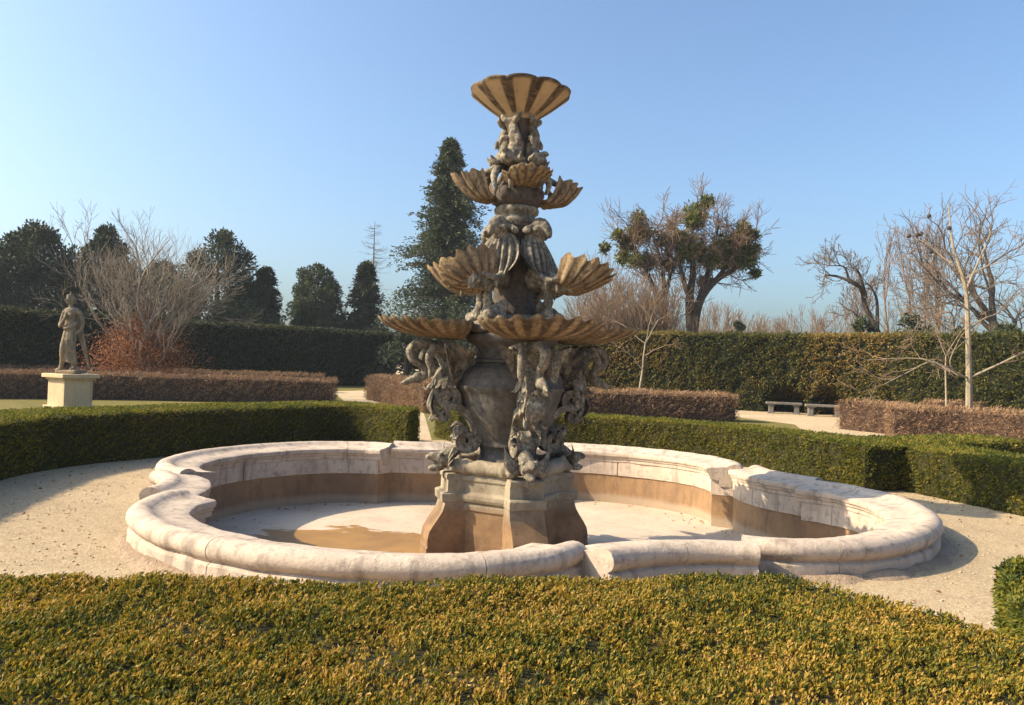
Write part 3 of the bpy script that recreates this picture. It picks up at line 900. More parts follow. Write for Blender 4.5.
    # wings folded up under the shell, feather over feather
    for sg in (-1, 1):
        for q in range(7):
            f = q / 6
            blade([(.69 + .03 * f, sg * .08, 1.38 + .26 * f), (.78 + .02 * f, sg * (.18 + .03 * f), 1.49 + .22 * f), (.83 + .05 * f, sg * (.28 + .05 * f), 1.62 + .13 * f), (.86 + .04 * f, sg * (.36 + .07 * f), 1.66 + .15 * f)], .042, 14, .28, (1, 0, -.3))
        mb.tube(spline([(.70, sg * .08, 1.62), (.78, sg * .18, 1.70), (.84, sg * .27, 1.77)], 10), np.linspace(.06, .04, 10), 8)
        P = spline([(.84, sg * .14, 1.72), (.96, sg * .18, 1.76), (1.03, sg * .20, 1.64), (.99, sg * .19, 1.50), (1.02, sg * .19, 1.41)], 20)
        mb.tube(P, np.interp(np.linspace(0, 1, 20), [0, .5, .85, 1], [.035, .045, .04, .010]), 8, 1.2)
    # swan-like neck looping outward, beak down
    P = spline([(.76, 0, 1.60), (.92, 0, 1.76), (1.10, 0, 1.80), (1.21, 0, 1.72), (1.17, 0, 1.61), (1.07, 0, 1.55), (1.03, 0, 1.47), (1.08, 0, 1.405), (1.18, 0, 1.385), (1.32, 0, 1.33)], 46)
    mb.tube(P, np.interp(np.linspace(0, 1, 46), [0, .2, .45, .62, .74, .84, .93, 1], [.08, .065, .05, .043, .047, .058, .035, .008]), 10, 1.1, fd)
    mb.ell((1.11, 0, 1.43), (.065, .05, .042), 8)
    mb.tube(spline([(1.12, 0, 1.39), (1.18, 0, 1.355), (1.27, 0, 1.32)], 8), [.035, .032, .028, .024, .02, .016, .012, .006], 8)
    # dolphin sprawled on the pedestal below: open jaws outward
    body_, mb = mb, MB()
    P = spline([(.58, 0, .64), (.68, 0, .56), (.76, 0, .48), (.84, 0, .44)], 18)
    mb.tube(P, np.interp(np.linspace(0, 1, 18), [0, .3, .7, 1], [.06, .085, .105, .09]), 12)
    mb.tube(spline([(.80, 0, .46), (.90, 0, .50), (.99, 0, .49)], 10), [.08, .078, .075, .07, .062, .055, .048, .04, .03, .015], 9)
    mb.tube(spline([(.80, 0, .41), (.89, 0, .37), (.96, 0, .37)], 10), [.07, .065, .06, .055, .05, .045, .04, .034, .026, .012], 9)
    for s in (-1, 1):
        mb.ell((.83, s * .075, .53), (.026, .026, .026), 7)
        for q in range(3):
            blade([(.70, s * .08, .46 + .02 * q), (.75, s * .16, .43 + .04 * q), (.74, s * .23, .47 + .06 * q), (.70, s * .26, .53 + .08 * q)], .034, 12, .3, (1, 0, .4))
            blade([(.60, s * .04, .62 + .02 * q), (.58, s * .12, .69 + .03 * q), (.63, s * .17, .76 + .03 * q), (.70, s * .16, .79 + .04 * q)], .030, 12, .3, (0, 1, 0))
    br = body_.build("scroll_bracket", M_SCULPT, fountain, voxel=.009, rough=.003)
    sub3 = mb.build("base_dolphin", M_SCULPT, br, voxel=.009, rough=.003)
    sub = sc.build("scroll_ribbon", M_SCULPT, br, sharp=45)
    sub2 = lv.build("carved_leaves", M_SCULPT, br, sharp=50)
    return br, sub, sub2, sub3
br_, *subs_ = bracket()
four(br_, AJ, subs_)

# --- scallop bowls
def bowl_shell(Rc, zr, hw, hr, depth, n, amp, apex, name, thick=.03, ns=16, tilt=0.0, droop=0.0):
    """oval scalloped bowl; arm along +X; apex = x of the hinge under the bowl"""
    nt_ = n * 10
    th = np.linspace(0, 2 * math.pi, nt_, endpoint=False)
    s = np.linspace(.0, 1, ns)
    ct, st = np.cos(th), np.sin(th)
    # ribs are strongest on the outer half
    out = .35 + .65 * np.clip(ct * .6 + .6, 0, 1)
    rib = np.cos(th * n)
    G = np.zeros((ns, nt_, 3))
    for i, q in enumerate(s):
        rx, ry = Rc + hr * ct, hw * st
        grow_ = 1 + amp * .5 * rib * out * q ** 1.5
        f_ = R_(78) * q; rq = (math.sin(f_) / math.sin(R_(78))) ** .9; zq = (math.cos(f_) - math.cos(R_(78))) / (1 - math.cos(R_(78)))
        x = apex + (rx - apex) * rq * grow_; y = ry * rq * grow_
        zz = zr - depth * zq + amp * .45 * rib * out * q ** 3
        zz = zz + tilt * (x - Rc) - droop * q * q * (y / hw) ** 2
        G[i, :, 0], G[i, :, 1], G[i, :, 2] = x, y, zz
    T = G.copy(); T[..., 2] += thick; T[-1, :, 2] = G[-1, :, 2] + thick * .8; T[-1, :, :2] = G[-1, :, :2] * 1.006
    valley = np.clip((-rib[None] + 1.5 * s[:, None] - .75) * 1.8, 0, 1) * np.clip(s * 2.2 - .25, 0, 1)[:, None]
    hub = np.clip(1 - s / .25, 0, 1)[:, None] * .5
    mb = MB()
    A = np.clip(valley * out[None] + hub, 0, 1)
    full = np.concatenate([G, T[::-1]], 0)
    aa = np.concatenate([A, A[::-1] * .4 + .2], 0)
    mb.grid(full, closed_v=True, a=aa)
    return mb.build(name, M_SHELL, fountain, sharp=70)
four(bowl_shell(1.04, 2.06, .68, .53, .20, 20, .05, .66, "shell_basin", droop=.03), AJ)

# hinge mass under and between the lower shells
mb = MB()
mb.lathe([(0, 1.94), (.52, 1.95), (.56, 2.0), (.50, 2.06), (.40, 2.12), (.30, 2.18), (0, 2.2)], 40)
for a in AL:
    c, s = math.cos(a), math.sin(a)
    mb.ell((.44 * c, .44 * s, 2.17), (.14, .12, .11), 10); mb.ell((.57 * c, .57 * s, 2.15), (.085, .075, .07), 8)
    for q in (-.22, .22):
        mb.ell((.42 * math.cos(a + q), .42 * math.sin(a + q), 2.26), (.06, .06, .07), 8)
        mb.ell((.52 * math.cos(a + q), .52 * math.sin(a + q), 2.11), (.07, .07, .05), 8)
place(mb.build("creature_heads", M_SCULPT, fountain, voxel=.014, rough=.010), 0)

# --- middle shaft
sh = MB().lathe([(0, 2.08), (.33, 2.1), (.30, 2.2), (.25, 2.26), (.24, 2.5), (.26, 2.6), (.25, 2.8), (.23, 3.05), (.22, 3.2), (.235, 3.24), (0, 3.25)], 40)
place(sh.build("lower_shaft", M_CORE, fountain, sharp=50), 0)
# --- fan arms of the middle tier
def pleat_fan():
    """upright scallop hanging from the shaft, its pleats spreading downwards"""
    n = 8; nu = n * 12 + 1; ns = 20
    u = np.linspace(-1, 1, nu); s_ = np.linspace(.05, 1, ns)
    rib = np.cos(u * math.pi * n)
    G = np.zeros((ns, nu, 3))
    for i, q in enumerate(s_):
        w = .31 * math.sin(math.pi * (.10 + .56 * q)) ** .9
        G[i, :, 0] = .27 + .15 * math.sin(math.pi * min(1, .08 + q * .85)) * (1 - u ** 2) + .20 * q ** 2.2 + .024 * rib * min(1, q * 1.6)
        G[i, :, 1] = w * u * (1 + .04 * rib * q)
        G[i, :, 2] = 3.15 - .60 * q * (1 - .20 * u ** 2 + .03 * rib * q)
    T = G.copy(); T[..., 0] -= .035; T[-1, :, :] = G[-1] - np.array([.03, 0, -.004])
    valley = np.clip(-rib * 1.8 - .2, 0, 1)[None] * np.clip(s_ * 3, 0, 1)[:, None] * .9
    mb = MB().grid(np.concatenate([G, T[::-1]], 0), closed_u=True, a=np.concatenate([valley, valley[::-1]], 0))
    return mb.build("pleated_fan", M_SCULPT, fountain, sharp=70)
four(pleat_fan(), AM)
def shell_arm():
    mb = MB()
    P = spline([(.24, 0, 2.60), (.40, 0, 2.60), (.56, 0, 2.56), (.72, 0, 2.53), (.84, 0, 2.53)], 18)
    mb.tube(P, np.linspace(.13, .075, 18), 12)
    for s in (-1, 1):
        mb.tube(spline([(.30, s * .08, 2.72), (.46, s * .16, 2.62), (.62, s * .17, 2.56), (.76, s * .10, 2.60)], 14), np.linspace(.05, .025, 14), 8)
        mb.tube(spline([(.52, s * .13, 2.58), (.58, s * .18, 2.50), (.57, s * .19, 2.42)], 8), [.03, .03, .028, .025, .02, .017, .012, .006], 7)
        mb.tube(spline([(.66, s * .10, 2.54), (.70, s * .13, 2.47), (.69, s * .13, 2.40)], 8), [.03, .03, .028, .025, .02, .017, .012, .006], 7)
    return mb.build("shell_arm", M_SCULPT, fountain, voxel=.012, rough=.005)
four(shell_arm(), AM)

def fan_shell(x0, z0, L, wid, rise, cupw, n, amp, name, spread=78, thick=.02, ns=18, sag=.0, droop_tip=0, roll=0.0, turn=0.0, seed=1):
    nu = n * 10 + 1
    u = np.linspace(-1, 1, nu); s = np.linspace(0.04, 1, ns)
    rib = np.cos(u * math.pi * n)
    a = u * R_(spread)
    G = np.zeros((ns, nu, 3))
    for i, q in enumerate(s):
        rho = L * q * (1 - .12 * u ** 2) * (1 + amp * .8 * rib * q)
        G[i, :, 0] = x0 + rho * np.cos(a)
        G[i, :, 1] = rho * np.sin(a) * wid
        G[i, :, 2] = z0 + rise * q ** 1.6 + cupw * (u ** 2) * q ** 1.2 + amp * L * .9 * rib * q - sag * math.sin(math.pi * q) - droop_tip * q ** 6
    rag = 1 + .06 * snoise(np.stack([u * 1.7, u * 0 + seed], 1), .5, 40 + seed, 3)
    G[..., 0] = x0 + (G[..., 0] - x0) * rag[None]; G[..., 1] *= rag[None]
    gf = G.reshape(-1, 3); G[..., 2] += (.022 * snoise(gf + seed, .35, 60 + seed, 3)).reshape(G.shape[:2]) * s[:, None]
    if roll:
        c_, s_ = math.cos(R_(roll)), math.sin(R_(roll)); yy = G[..., 1].copy(); zz = G[..., 2] - z0
        G[..., 1] = yy * c_ - zz * s_; G[..., 2] = z0 + yy * s_ + zz * c_
    if turn:
        c_, s_ = math.cos(R_(turn)), math.sin(R_(turn)); xx = G[..., 0] - x0; yy = G[..., 1].copy()
        G[..., 0] = x0 + xx * c_ - yy * s_; G[..., 1] = xx * s_ + yy * c_
    T = G.copy(); T[..., 2] += thick; T[-1] = G[-1]; T[-1, :, 2] += thick * .7
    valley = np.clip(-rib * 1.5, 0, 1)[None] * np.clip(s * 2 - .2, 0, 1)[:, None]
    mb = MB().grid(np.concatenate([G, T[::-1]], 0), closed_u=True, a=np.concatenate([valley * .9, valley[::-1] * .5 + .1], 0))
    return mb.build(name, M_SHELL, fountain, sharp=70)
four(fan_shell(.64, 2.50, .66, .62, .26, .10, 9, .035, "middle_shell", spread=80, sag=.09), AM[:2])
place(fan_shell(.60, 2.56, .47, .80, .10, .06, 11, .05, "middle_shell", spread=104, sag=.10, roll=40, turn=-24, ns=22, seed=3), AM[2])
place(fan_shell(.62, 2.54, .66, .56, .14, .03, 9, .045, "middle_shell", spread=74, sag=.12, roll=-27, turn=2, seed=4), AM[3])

def sea_creature():
    """head volute at the top of each fan and baluster under the shell"""
    mb = MB()
    mb.ell((.31, 0, 3.13), (.11, .09, .11), 10)
    P = spline([(.24, 0, 3.2), (.34, 0, 3.24), (.44, 0, 3.17), (.50, 0, 3.08)], 10)
    mb.tube(P, [.06, .075, .085, .09, .088, .08, .07, .058, .045, .025], 10)
    for s in (-1, 1):
        mb.ell((.37, s * .10, 3.17), (.04, .035, .04), 8)
        mb.tube(spline([(.30, s * .09, 3.2), (.27, s * .17, 3.16), (.30, s * .21, 3.13), (.36, s * .2, 3.16)], 9), [.04, .045, .045, .04, .04, .035, .03, .025, .012], 8)
    return mb.build("creature_head", M_SCULPT, fountain, voxel=.013, rough=.008)
four(sea_creature(), AM)
def baluster():
    mb = MB()
    mb.lathe([(0, 2.14), (.075, 2.15), (.08, 2.19), (.055, 2.22), (.05, 2.28), (.062, 2.33), (.05, 2.35), (.06, 2.38), (.05, 2.40), (.055, 2.48), (.075, 2.53), (.09, 2.58), (0, 2.6)], 16, c=(.50, 0, 0))
    mb.ell((.68, 0, 2.55), (.13, .10, .06), 9)
    mb.tube(spline([(.45, 0, 2.52), (.60, 0, 2.50), (.78, 0, 2.48), (.84, 0, 2.42)], 9), [.09, .085, .08, .075, .07, .06, .05, .035, .015], 9)
    return mb.build("baluster", M_SCULPT, fountain, voxel=.012, rough=.004)
four(baluster(), AM)

# --- collar and upper drum
place(MB().lathe([(0, 3.22), (.235, 3.23), (.255, 3.26), (.26, 3.30), (.245, 3.33), (.225, 3.35), (.23, 3.37), (.262, 3.39), (.27, 3.43), (.255, 3.46), (.23, 3.475), (0, 3.48)], 48).build("collar", M_SCULPT, fountain, sharp=50), 0)
mb = MB().lathe([(0, 3.46), (.25, 3.47), (.29, 3.51), (.30, 3.6), (.28, 3.68), (.22, 3.76), (.19, 3.86), (.16, 3.95), (0, 3.97)], 40)
for a in AL:
    mb.ell((.285 * math.cos(a), .285 * math.sin(a), 3.60), (.075, .075, .085), 9)
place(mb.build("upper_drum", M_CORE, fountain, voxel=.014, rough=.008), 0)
place(fan_shell(.20, 3.64, .62, .38, .06, .0, 8, .04, "upper_shell", spread=60, sag=.14, droop_tip=-.08, roll=-14, seed=5), AJ[0])
place(fan_shell(.20, 3.66, .58, .50, .08, .02, 8, .04, "upper_shell", spread=70, sag=.12, droop_tip=-.05, seed=6), AJ[1])
place(fan_shell(.20, 3.64, .58, .40, .06, .0, 8, .04, "upper_shell", spread=60, sag=.15, droop_tip=-.08, roll=16, seed=7), AJ[2])
place(fan_shell(.22, 3.68, .40, .82, .16, -.08, 9, .04, "upper_shell", spread=92, sag=.03, turn=14, seed=8), AJ[3])
# crests rising above the upper shells
def crest():
    mb = MB()
    for s in (-1, 1):
        mb.tube(spline([(.20, s * .05, 3.92), (.30, s * .12, 3.86), (.34, s * .17, 3.74), (.30, s * .18, 3.62)], 12), np.interp(np.linspace(0, 1, 12), [0, .5, 1], [.035, .05, .02]), 8)
    mb.tube(spline([(.16, 0, 4.0), (.24, 0, 3.93), (.36, 0, 3.86), (.50, 0, 3.80), (.60, 0, 3.80)], 12), np.interp(np.linspace(0, 1, 12), [0, .5, 1], [.06, .05, .015]), 8)
    return mb.build("shell_crest", M_SCULPT, fountain, voxel=.012, rough=.006)
four(crest(), AJ)
# --- dolphins twined round the neck
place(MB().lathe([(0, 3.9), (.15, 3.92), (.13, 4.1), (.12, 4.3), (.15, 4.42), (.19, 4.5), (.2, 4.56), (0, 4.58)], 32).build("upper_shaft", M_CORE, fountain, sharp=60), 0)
def dolphin():
    mb = MB()
    P = spline([(.37, 0, 3.98), (.31, 0, 4.0), (.24, .01, 4.02), (.17, .03, 4.09), (.15, .05, 4.2), (.19, .03, 4.32), (.17, 0, 4.42), (.2, -.03, 4.5)], 30)
    mb.tube(P, np.interp(np.linspace(0, 1, 30), [0, .12, .3, .5, .75, 1], [.03, .075, .105, .095, .06, .035]), 12)
    mb.tube(spline([(.30, 0, 4.05), (.36, 0, 4.08), (.40, 0, 4.06)], 7), [.05, .05, .045, .04, .03, .025, .015], 8)
    for s in (-1, 1):
        mb.ell((.28, s * .085, 4.04), (.03, .025, .03), 7)
        mb.tube(spline([(.22, s * .08, 4.0), (.26, s * .17, 3.98), (.32, s * .2, 4.05)], 8), [.045, .05, .05, .045, .04, .03, .02, .01], 8)
        mb.tube(spline([(.18, s * .02, 4.46), (.22, s * .09, 4.49), (.2, s * .14, 4.55)], 7), [.03, .04, .04, .035, .03, .02, .01], 8)
        mb.tube(spline([(.17, s * .06, 4.28), (.23, s * .11, 4.24), (.25, s * .12, 4.16)], 7), [.03, .035, .035, .03, .03, .02, .01], 8)
    return mb.build("dolphin", M_SCULPT, fountain, voxel=.011, rough=.006)
four(dolphin(), AL)
# --- top bowl: eight petals with dark ribs
def top_bowl():
    n = 10; per = 24; nt_ = n * per
    th = np.linspace(0, 2 * math.pi, nt_, endpoint=False)
    ph = (th * n / (2 * math.pi)) % 1.0            # 0..1 across a petal
    lob = np.sin(math.pi * ph) ** .6
    prof = [(.0, 4.47), (.15, 4.48), (.19, 4.50), (.20, 4.53), (.24, 4.56), (.31, 4.605), (.39, 4.66), (.46, 4.715), (.52, 4.765), (.565, 4.80), (.595, 4.825), (.60, 4.845)]
    up_ = [(.585, 4.86), (.55, 4.84), (.45, 4.75), (.3, 4.65), (.1, 4.58), (0, 4.57)]
    rows, A = [], []
    for (r, z) in prof + up_:
        q = min(1, max(0, (r - .2) / .35))
        rr = r * (1 + .05 * (lob - .7) * q); zz = z + .02 * (lob - .6) * q
        rows.append(np.stack([rr * np.cos(th), rr * np.sin(th), zz + 0 * th], 1))
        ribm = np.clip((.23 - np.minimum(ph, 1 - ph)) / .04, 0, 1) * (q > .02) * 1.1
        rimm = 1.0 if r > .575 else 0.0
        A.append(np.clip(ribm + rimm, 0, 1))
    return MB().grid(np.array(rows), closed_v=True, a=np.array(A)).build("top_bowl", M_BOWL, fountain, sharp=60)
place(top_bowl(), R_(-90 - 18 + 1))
place(MB().tube([(0, 0, 4.55), (0, 0, 4.83)], .018, 10).build("nozzle", M_METAL, fountain), 0)

# ------------------------------------------------------------------ clipped box hedges round the basin
def L2(px, z=0): return [tuple(at(x, y, z)[:2]) for x, y in px]
def ringline(r, a0, a1, n):
    return [(CX + r * math.cos(R_(a)), CY + r * math.sin(R_(a))) for a in np.linspace(a0, a1, n)]
# front hedge
fa = L2([(-330, 600), (-150, 580), (0, 576), (200, 580), (420, 582), (600, 578), (700, 573), (770, 577), (850, 591), (930, 609), (985, 626)], .58)
fa = np.array(fa)
fb = np.stack([np.linspace(-3.2, 2.2, len(fa)), np.full(len(fa), 1.25)], 1)
def dens_front(P):
    gap = np.clip((snoise(P, .55, 91, 3) + .62) * 3.5, .5, 1)       # thin, dying places in the clipped top
    return np.where((P[:, 1] > 1.75) & (P[:, 2] > .3), 1.0, .3) * gap
hedge("box_hedge", fa, fb, .58, L_BOX, M_HCORE, "bronzed box hedge across the foreground in front of the basin", "hedge", 19000, (.0195, .0100), 11, "clipped box hedges round the basin",
      step=.07, bumpy=.022, up_bias=.55, shoots=7, dens_fn=dens_front, smooth_path=False)
# piece right of the front gap
hedge("box_hedge", L2([(1003, 568), (1046, 561), (1120, 552)], .58), L2([(1034, 640), (1100, 640), (1200, 620)], .58), .58, L_BOXG, M_HCORE, "green box hedge end poking in at the right edge beside the gravel gap", "hedge", 7500, (.030, .016), 12, "clipped box hedges round the basin",
      step=.07, bumpy=.03, up_bias=.6, shoots=6)
# left hedge (in its own shade)
la = L2([(-260, 590), (-120, 523), (0, 481), (70, 467), (150, 458.5), (260, 449), (340, 443)], 0) + [tuple(at(407, 412.5, .68)[:2])]
la = np.array(la)
def offset(P, d):
    P = np.asarray(P); T = np.gradient(P, axis=0); T /= np.linalg.norm(T, axis=1)[:, None]
    return P + np.stack([-T[:, 1], T[:, 0]], 1) * d
lb = offset(la, 1.15); lb[-1] += (-.55, .1); lb[-2] += (-.2, 0)
hedge("box_hedge", la, lb, .70, L_BOXG, M_HCORE, "long green box hedge on the left with its face in shade", "hedge", 3600, (.034, .018), 13, "clipped box hedges round the basin", step=.1, bumpy=.011, round_=.025, up_bias=.25, shoots=5)
# right hedge behind the basin
ra = np.array([tuple(at(458, 412, .62)[:2])] + L2([(560, 416), (640, 421), (720, 427.5), (800, 437), (866, 447)], .62))
rb = offset(ra, 1.05); rb[0] += (-.62, .1); rb[1] += (-.2, 0)
hedge("box_hedge", ra, rb, .62, L_BOXG, M_HCORE, "sunlit green box hedge behind the basin right of the fountain", "hedge", 3600, (.034, .018), 14, "clipped box hedges round the basin", step=.1, bumpy=.011, round_=.025, up_bias=.25, shoots=5)
# far side of the gap: a return running off to the right, then the near right piece
ga = np.array([ra[-1] + (.02, .10), ra[-1] + (1.6, .95), ra[-1] + (3.6, 2.0)])
hedge("box_hedge", ga, offset(ga, 1.0), .62, L_BOXG, M_HCORE, "box hedge arm running back from the gap, its front in shade", "hedge", 2200, (.040, .022), 15, "clipped box hedges round the basin", step=.1, bumpy=.011, round_=.025, up_bias=.25, shoots=5, smooth_path=False)
rc = np.array(L2([(903, 491), (960, 503), (1024, 517), (1100, 537), (1250, 585)], 0))
rcb = rc + np.array([(1.15, .70), (1.15, .45), (1.15, .25), (1.15, .1), (1.15, 0)])
hedge("box_hedge", rc, rcb, .60, L_BOXG, M_HCORE, "sunlit box hedge at the right edge catching the fountain's shadow", "hedge", 3600, (.034, .018), 16, "clipped box hedges round the basin", step=.1, bumpy=.011, round_=.025, up_bias=.25, shoots=5)

# ------------------------------------------------------------------ low brown twig hedges
def twig_hedge(front, thick, h, label, seed, dens=900):
    f = np.array(front)
    return hedge("twig_hedge", f, offset(f, thick), h, L_TWIG, M_HCOREB, label, "hedge", dens, (.11, .014), seed, "low leafless hedges of the parterre", step=.2, bumpy=.04, up_bias=.5, shoots=6, smooth_path=False)
def P2(x, d): return tuple(at_d(x, 380, d)[:2])
twig_hedge([P2(-260, 20.5), P2(-100, 22), P2(30, 23.5), P2(130, 24.6), P2(230, 25.3), P2(334, 26.0)], .9, .80, "brown leafless hedge running behind the statue pedestal", 21)
twig_hedge([P2(-300, 26), P2(0, 30.0), P2(150, 33.0), P2(322, 34.5)], .8, .78, "second brown leafless hedge in front of the dark tall hedge", 22, 500)
twig_hedge([P2(365, 30), P2(398, 26.2), P2(424, 23.3)], .9, .90, "russet leafless hedge beside the path left of the fountain", 23)
twig_hedge([P2(426, 23.2), P2(560, 23.6), P2(650, 24.0), P2(738, 24.2)], 1.0, .82, "brown leafless hedge behind the fountain ending near the benches", 24)
twig_hedge([P2(838, 22.8), P2(885, 21.4), P2(893, 21.0)], .9, .82, "short leafless hedge block right of the benches", 25)
twig_hedge([P2(893, 20.2), P2(960, 19.6), P2(1030, 18.4), P2(1140, 17.2)], .9, .80, "pinkish leafless hedge below the young pale tree", 26)
twig_hedge([P2(930, 26), P2(1040, 25.4), P2(1200, 24.5)], .8, .82, "far leafless hedge strip before the tall right hedge", 27, 500)

# ------------------------------------------------------------------ tall hedges
bench_px = [(784, 30.3), (822, 29.6)]
niches = [at_d(x, 400, d + .9) for x, d in bench_px]
def niche_disp(P):
    out = np.zeros(len(P))
    for q in niches:
        rr = ((P[:, 0] - q.x) / .75) ** 2 + (P[:, 2] / 1.05) ** 2
        near = np.abs(P[:, 1] - q.y) < 1.2
        out -= np.where(near, 1.35 * np.clip((1.2 - rr) * 2, 0, 1), 0)
    return out
tr = [P2(520, 35.5), P2(600, 34.2), P2(690, 32.6), P2(784, 31.0), P2(860, 29.2), P2(960, 26.4), P2(1060, 24.0), P2(1300, 20)]
tr = np.array(tr)
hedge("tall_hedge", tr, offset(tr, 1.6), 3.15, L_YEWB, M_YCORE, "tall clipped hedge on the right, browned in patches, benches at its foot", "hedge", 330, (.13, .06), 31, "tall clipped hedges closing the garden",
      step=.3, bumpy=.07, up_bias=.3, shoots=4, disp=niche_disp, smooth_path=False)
tl = np.array([P2(-420, 25), P2(-150, 28), P2(0, 31), P2(110, 35), P2(200, 38.5), P2(330, 43.0), P2(396, 46.5)])
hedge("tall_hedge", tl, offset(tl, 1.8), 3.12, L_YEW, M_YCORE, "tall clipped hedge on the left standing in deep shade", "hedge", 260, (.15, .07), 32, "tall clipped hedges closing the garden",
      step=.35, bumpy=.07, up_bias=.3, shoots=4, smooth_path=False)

# ------------------------------------------------------------------ benches
def bench(x, d, rz, label):
    p = at_d(x, 400, d)
    r = empty("stone_bench", (p.x, p.y, 0), rz)
    tag(r, label, "bench", "stone benches before the tall hedge")
    MB().box((0, 0, .41), (1.35, .42, .09)).build("seat", M_BENCH, r, smooth=False, sharp=None, bevel=.015)
    for s in (-1, 1):
        mb = MB(); mb.box((s * .48, 0, .34), (.26, .36, .05)).box((s * .48, 0, .18), (.18, .30, .27)).box((s * .48, 0, .025), (.26, .36, .05))
        mb.build("leg", M_BENCH, r, smooth=False, sharp=None, bevel=.012)
bench(784, 30.3, R_(-14), "left stone bench in a dark hollow of the tall hedge")
bench(824, 29.3, R_(-14), "right stone bench, partly behind the short leafless hedge block")

# ------------------------------------------------------------------ statue
sp = at_d(70, 400, 18.6)
plinth = empty("statue_pedestal", (sp.x, sp.y, 0), R_(60))
plinth.scale = (1.0, 1.0, 1)
tag(plinth, "square cream stone pedestal carrying the draped statue", "pedestal")
zt = at_d(70, 374, 18.6).z
MB().box((0, 0, .10), (.84, .84, .24)).box((0, 0, (zt - .14 + .2) / 2), (.70, .70, zt - .14 - .2)).build("pedestal_shaft", M_PLINTH, plinth, smooth=False, sharp=None, bevel=.012)
MB().box((0, 0, zt - .115), (.78, .78, .05)).box((0, 0, zt - .04), (.92, .92, .098)).build("pedestal_cap", M_PLINTH, plinth, smooth=False, sharp=None, bevel=.014)
def statue():
    mb = MB()
    # x to picture right, y away; height 1.95
    mb.box((0, 0, .04), (.62, .55, .08))
    # weight leg and trailing leg under drapery
    mb.tube(spline([(.05, .02, 1.05), (.06, -.03, .62), (.10, .02, .10)], 14), np.linspace(.135, .07, 14), 12)
    mb.tube(spline([(-.05, 0, 1.05), (-.14, -.12, .64), (-.26, -.02, .34), (-.36, .02, .12)], 16), np.linspace(.13, .05, 16), 12)
    mb.ell((-.40, -.03, .10), (.11, .05, .045), 8); mb.ell((.10, -.08, .10), (.05, .12, .045), 8)
    # drapery folds clinging to the legs
    rng = random.Random(4)
    for k in range(10):
        t = k / 9
        x0, x1 = -.13 + .29 * t, -.24 + .44 * t
        yb = -.12 + .14 * abs(t - .5)
        P = spline([(x0 * .8, -.09, 1.08), (x0 * .9 + .03 * rng.uniform(-1, 1), yb - .05, .78), ((x0 + x1) / 2, yb - .02, .50), (x1, yb + .02, .22 + .10 * (1 - t))], 14)
        mb.tube(P, np.linspace(.030, .036, 14), 8)
    # cloak blown to the right and down
    for q in range(6):
        P = spline([(.14, .10, 1.40 - .05 * q), (.24, .13, 1.20 - .08 * q), (.29 + .02 * q, .12, .95 - .10 * q), (.40 + .025 * q, .08, .66 - .10 * q)], 12)
        mb.tube(P, np.linspace(.045, .032, 12), 8, 1.2)
    # torso, girdle, shoulders
    mb.tube(spline([(.02, 0, .98), (.0, -.01, 1.16), (-.01, 0, 1.34), (.03, .02, 1.50), (.04, .02, 1.58)], 20), np.interp(np.linspace(0, 1, 20), [0, .35, .65, .85, 1], [.20, .145, .175, .17, .08]), 14, .75, (0, 1, 0))
    mb.tube(spline([(-.20, -.04, 1.14), (-.05, -.15, 1.08), (.14, -.12, 1.12), (.2, .02, 1.2)], 14), .045, 8)
    for s in (-1, 1): mb.ell((.01 + s * .075, -.11, 1.37), (.065, .06, .065), 9)
    mb.tube(spline([(-.19, .02, 1.48), (.03, .02, 1.53), (.25, .04, 1.47)], 11), [.065, .07, .075, .07, .065, .06, .065, .07, .075, .07, .065], 10)
    # arms: one bent to the breast, one drawn back
    mb.tube(spline([(-.20, .02, 1.48), (-.27, -.02, 1.27), (-.24, -.13, 1.14), (-.08, -.19, 1.26), (-.01, -.19, 1.36)], 22), np.linspace(.068, .034, 22), 10)
    mb.ell((.0, -.19, 1.40), (.04, .03, .06), 8)
    mb.tube(spline([(.25, .04, 1.47), (.34, .09, 1.28), (.33, .06, 1.09), (.27, -.04, .98)], 20), np.linspace(.068, .036, 20), 10)
    mb.ell((.25, -.08, .96), (.04, .05, .04), 8)
    # neck, head turned left, hair and crown
    mb.tube([(.03, .02, 1.54), (.02, .0, 1.66), (.01, -.01, 1.70)], [.07, .058, .06], 10)
    mb.ell((.0, -.02, 1.755), (.085, .10, .12), 12); mb.ell((-.02, -.06, 1.72), (.055, .06, .075), 10)
    mb.ell((-.045, -.125, 1.745), (.018, .025, .03), 7)
    mb.ell((.02, .03, 1.79), (.105, .105, .10), 10); mb.ell((.06, .11, 1.74), (.06, .06, .07), 9)
    mb.tube([(.0, -.01, 1.83), (.0, -.01, 1.88)], [.085, .075], 12)
    mb.tube([(.03, -.01, 1.86), (.035, -.01, 1.97)], [.03, .012], 8)
    return mb
st = statue().build("statue", M_STATUE, None, voxel=.014, rough=.006)
st.location = (sp.x, sp.y, zt + .008)
st.scale = (.80, .84, 1.03)
st.rotation_euler = (0, R_(-3.5), R_(-6))
tag(st, "weathered stone statue of a draped woman on the cream pedestal", "statue")

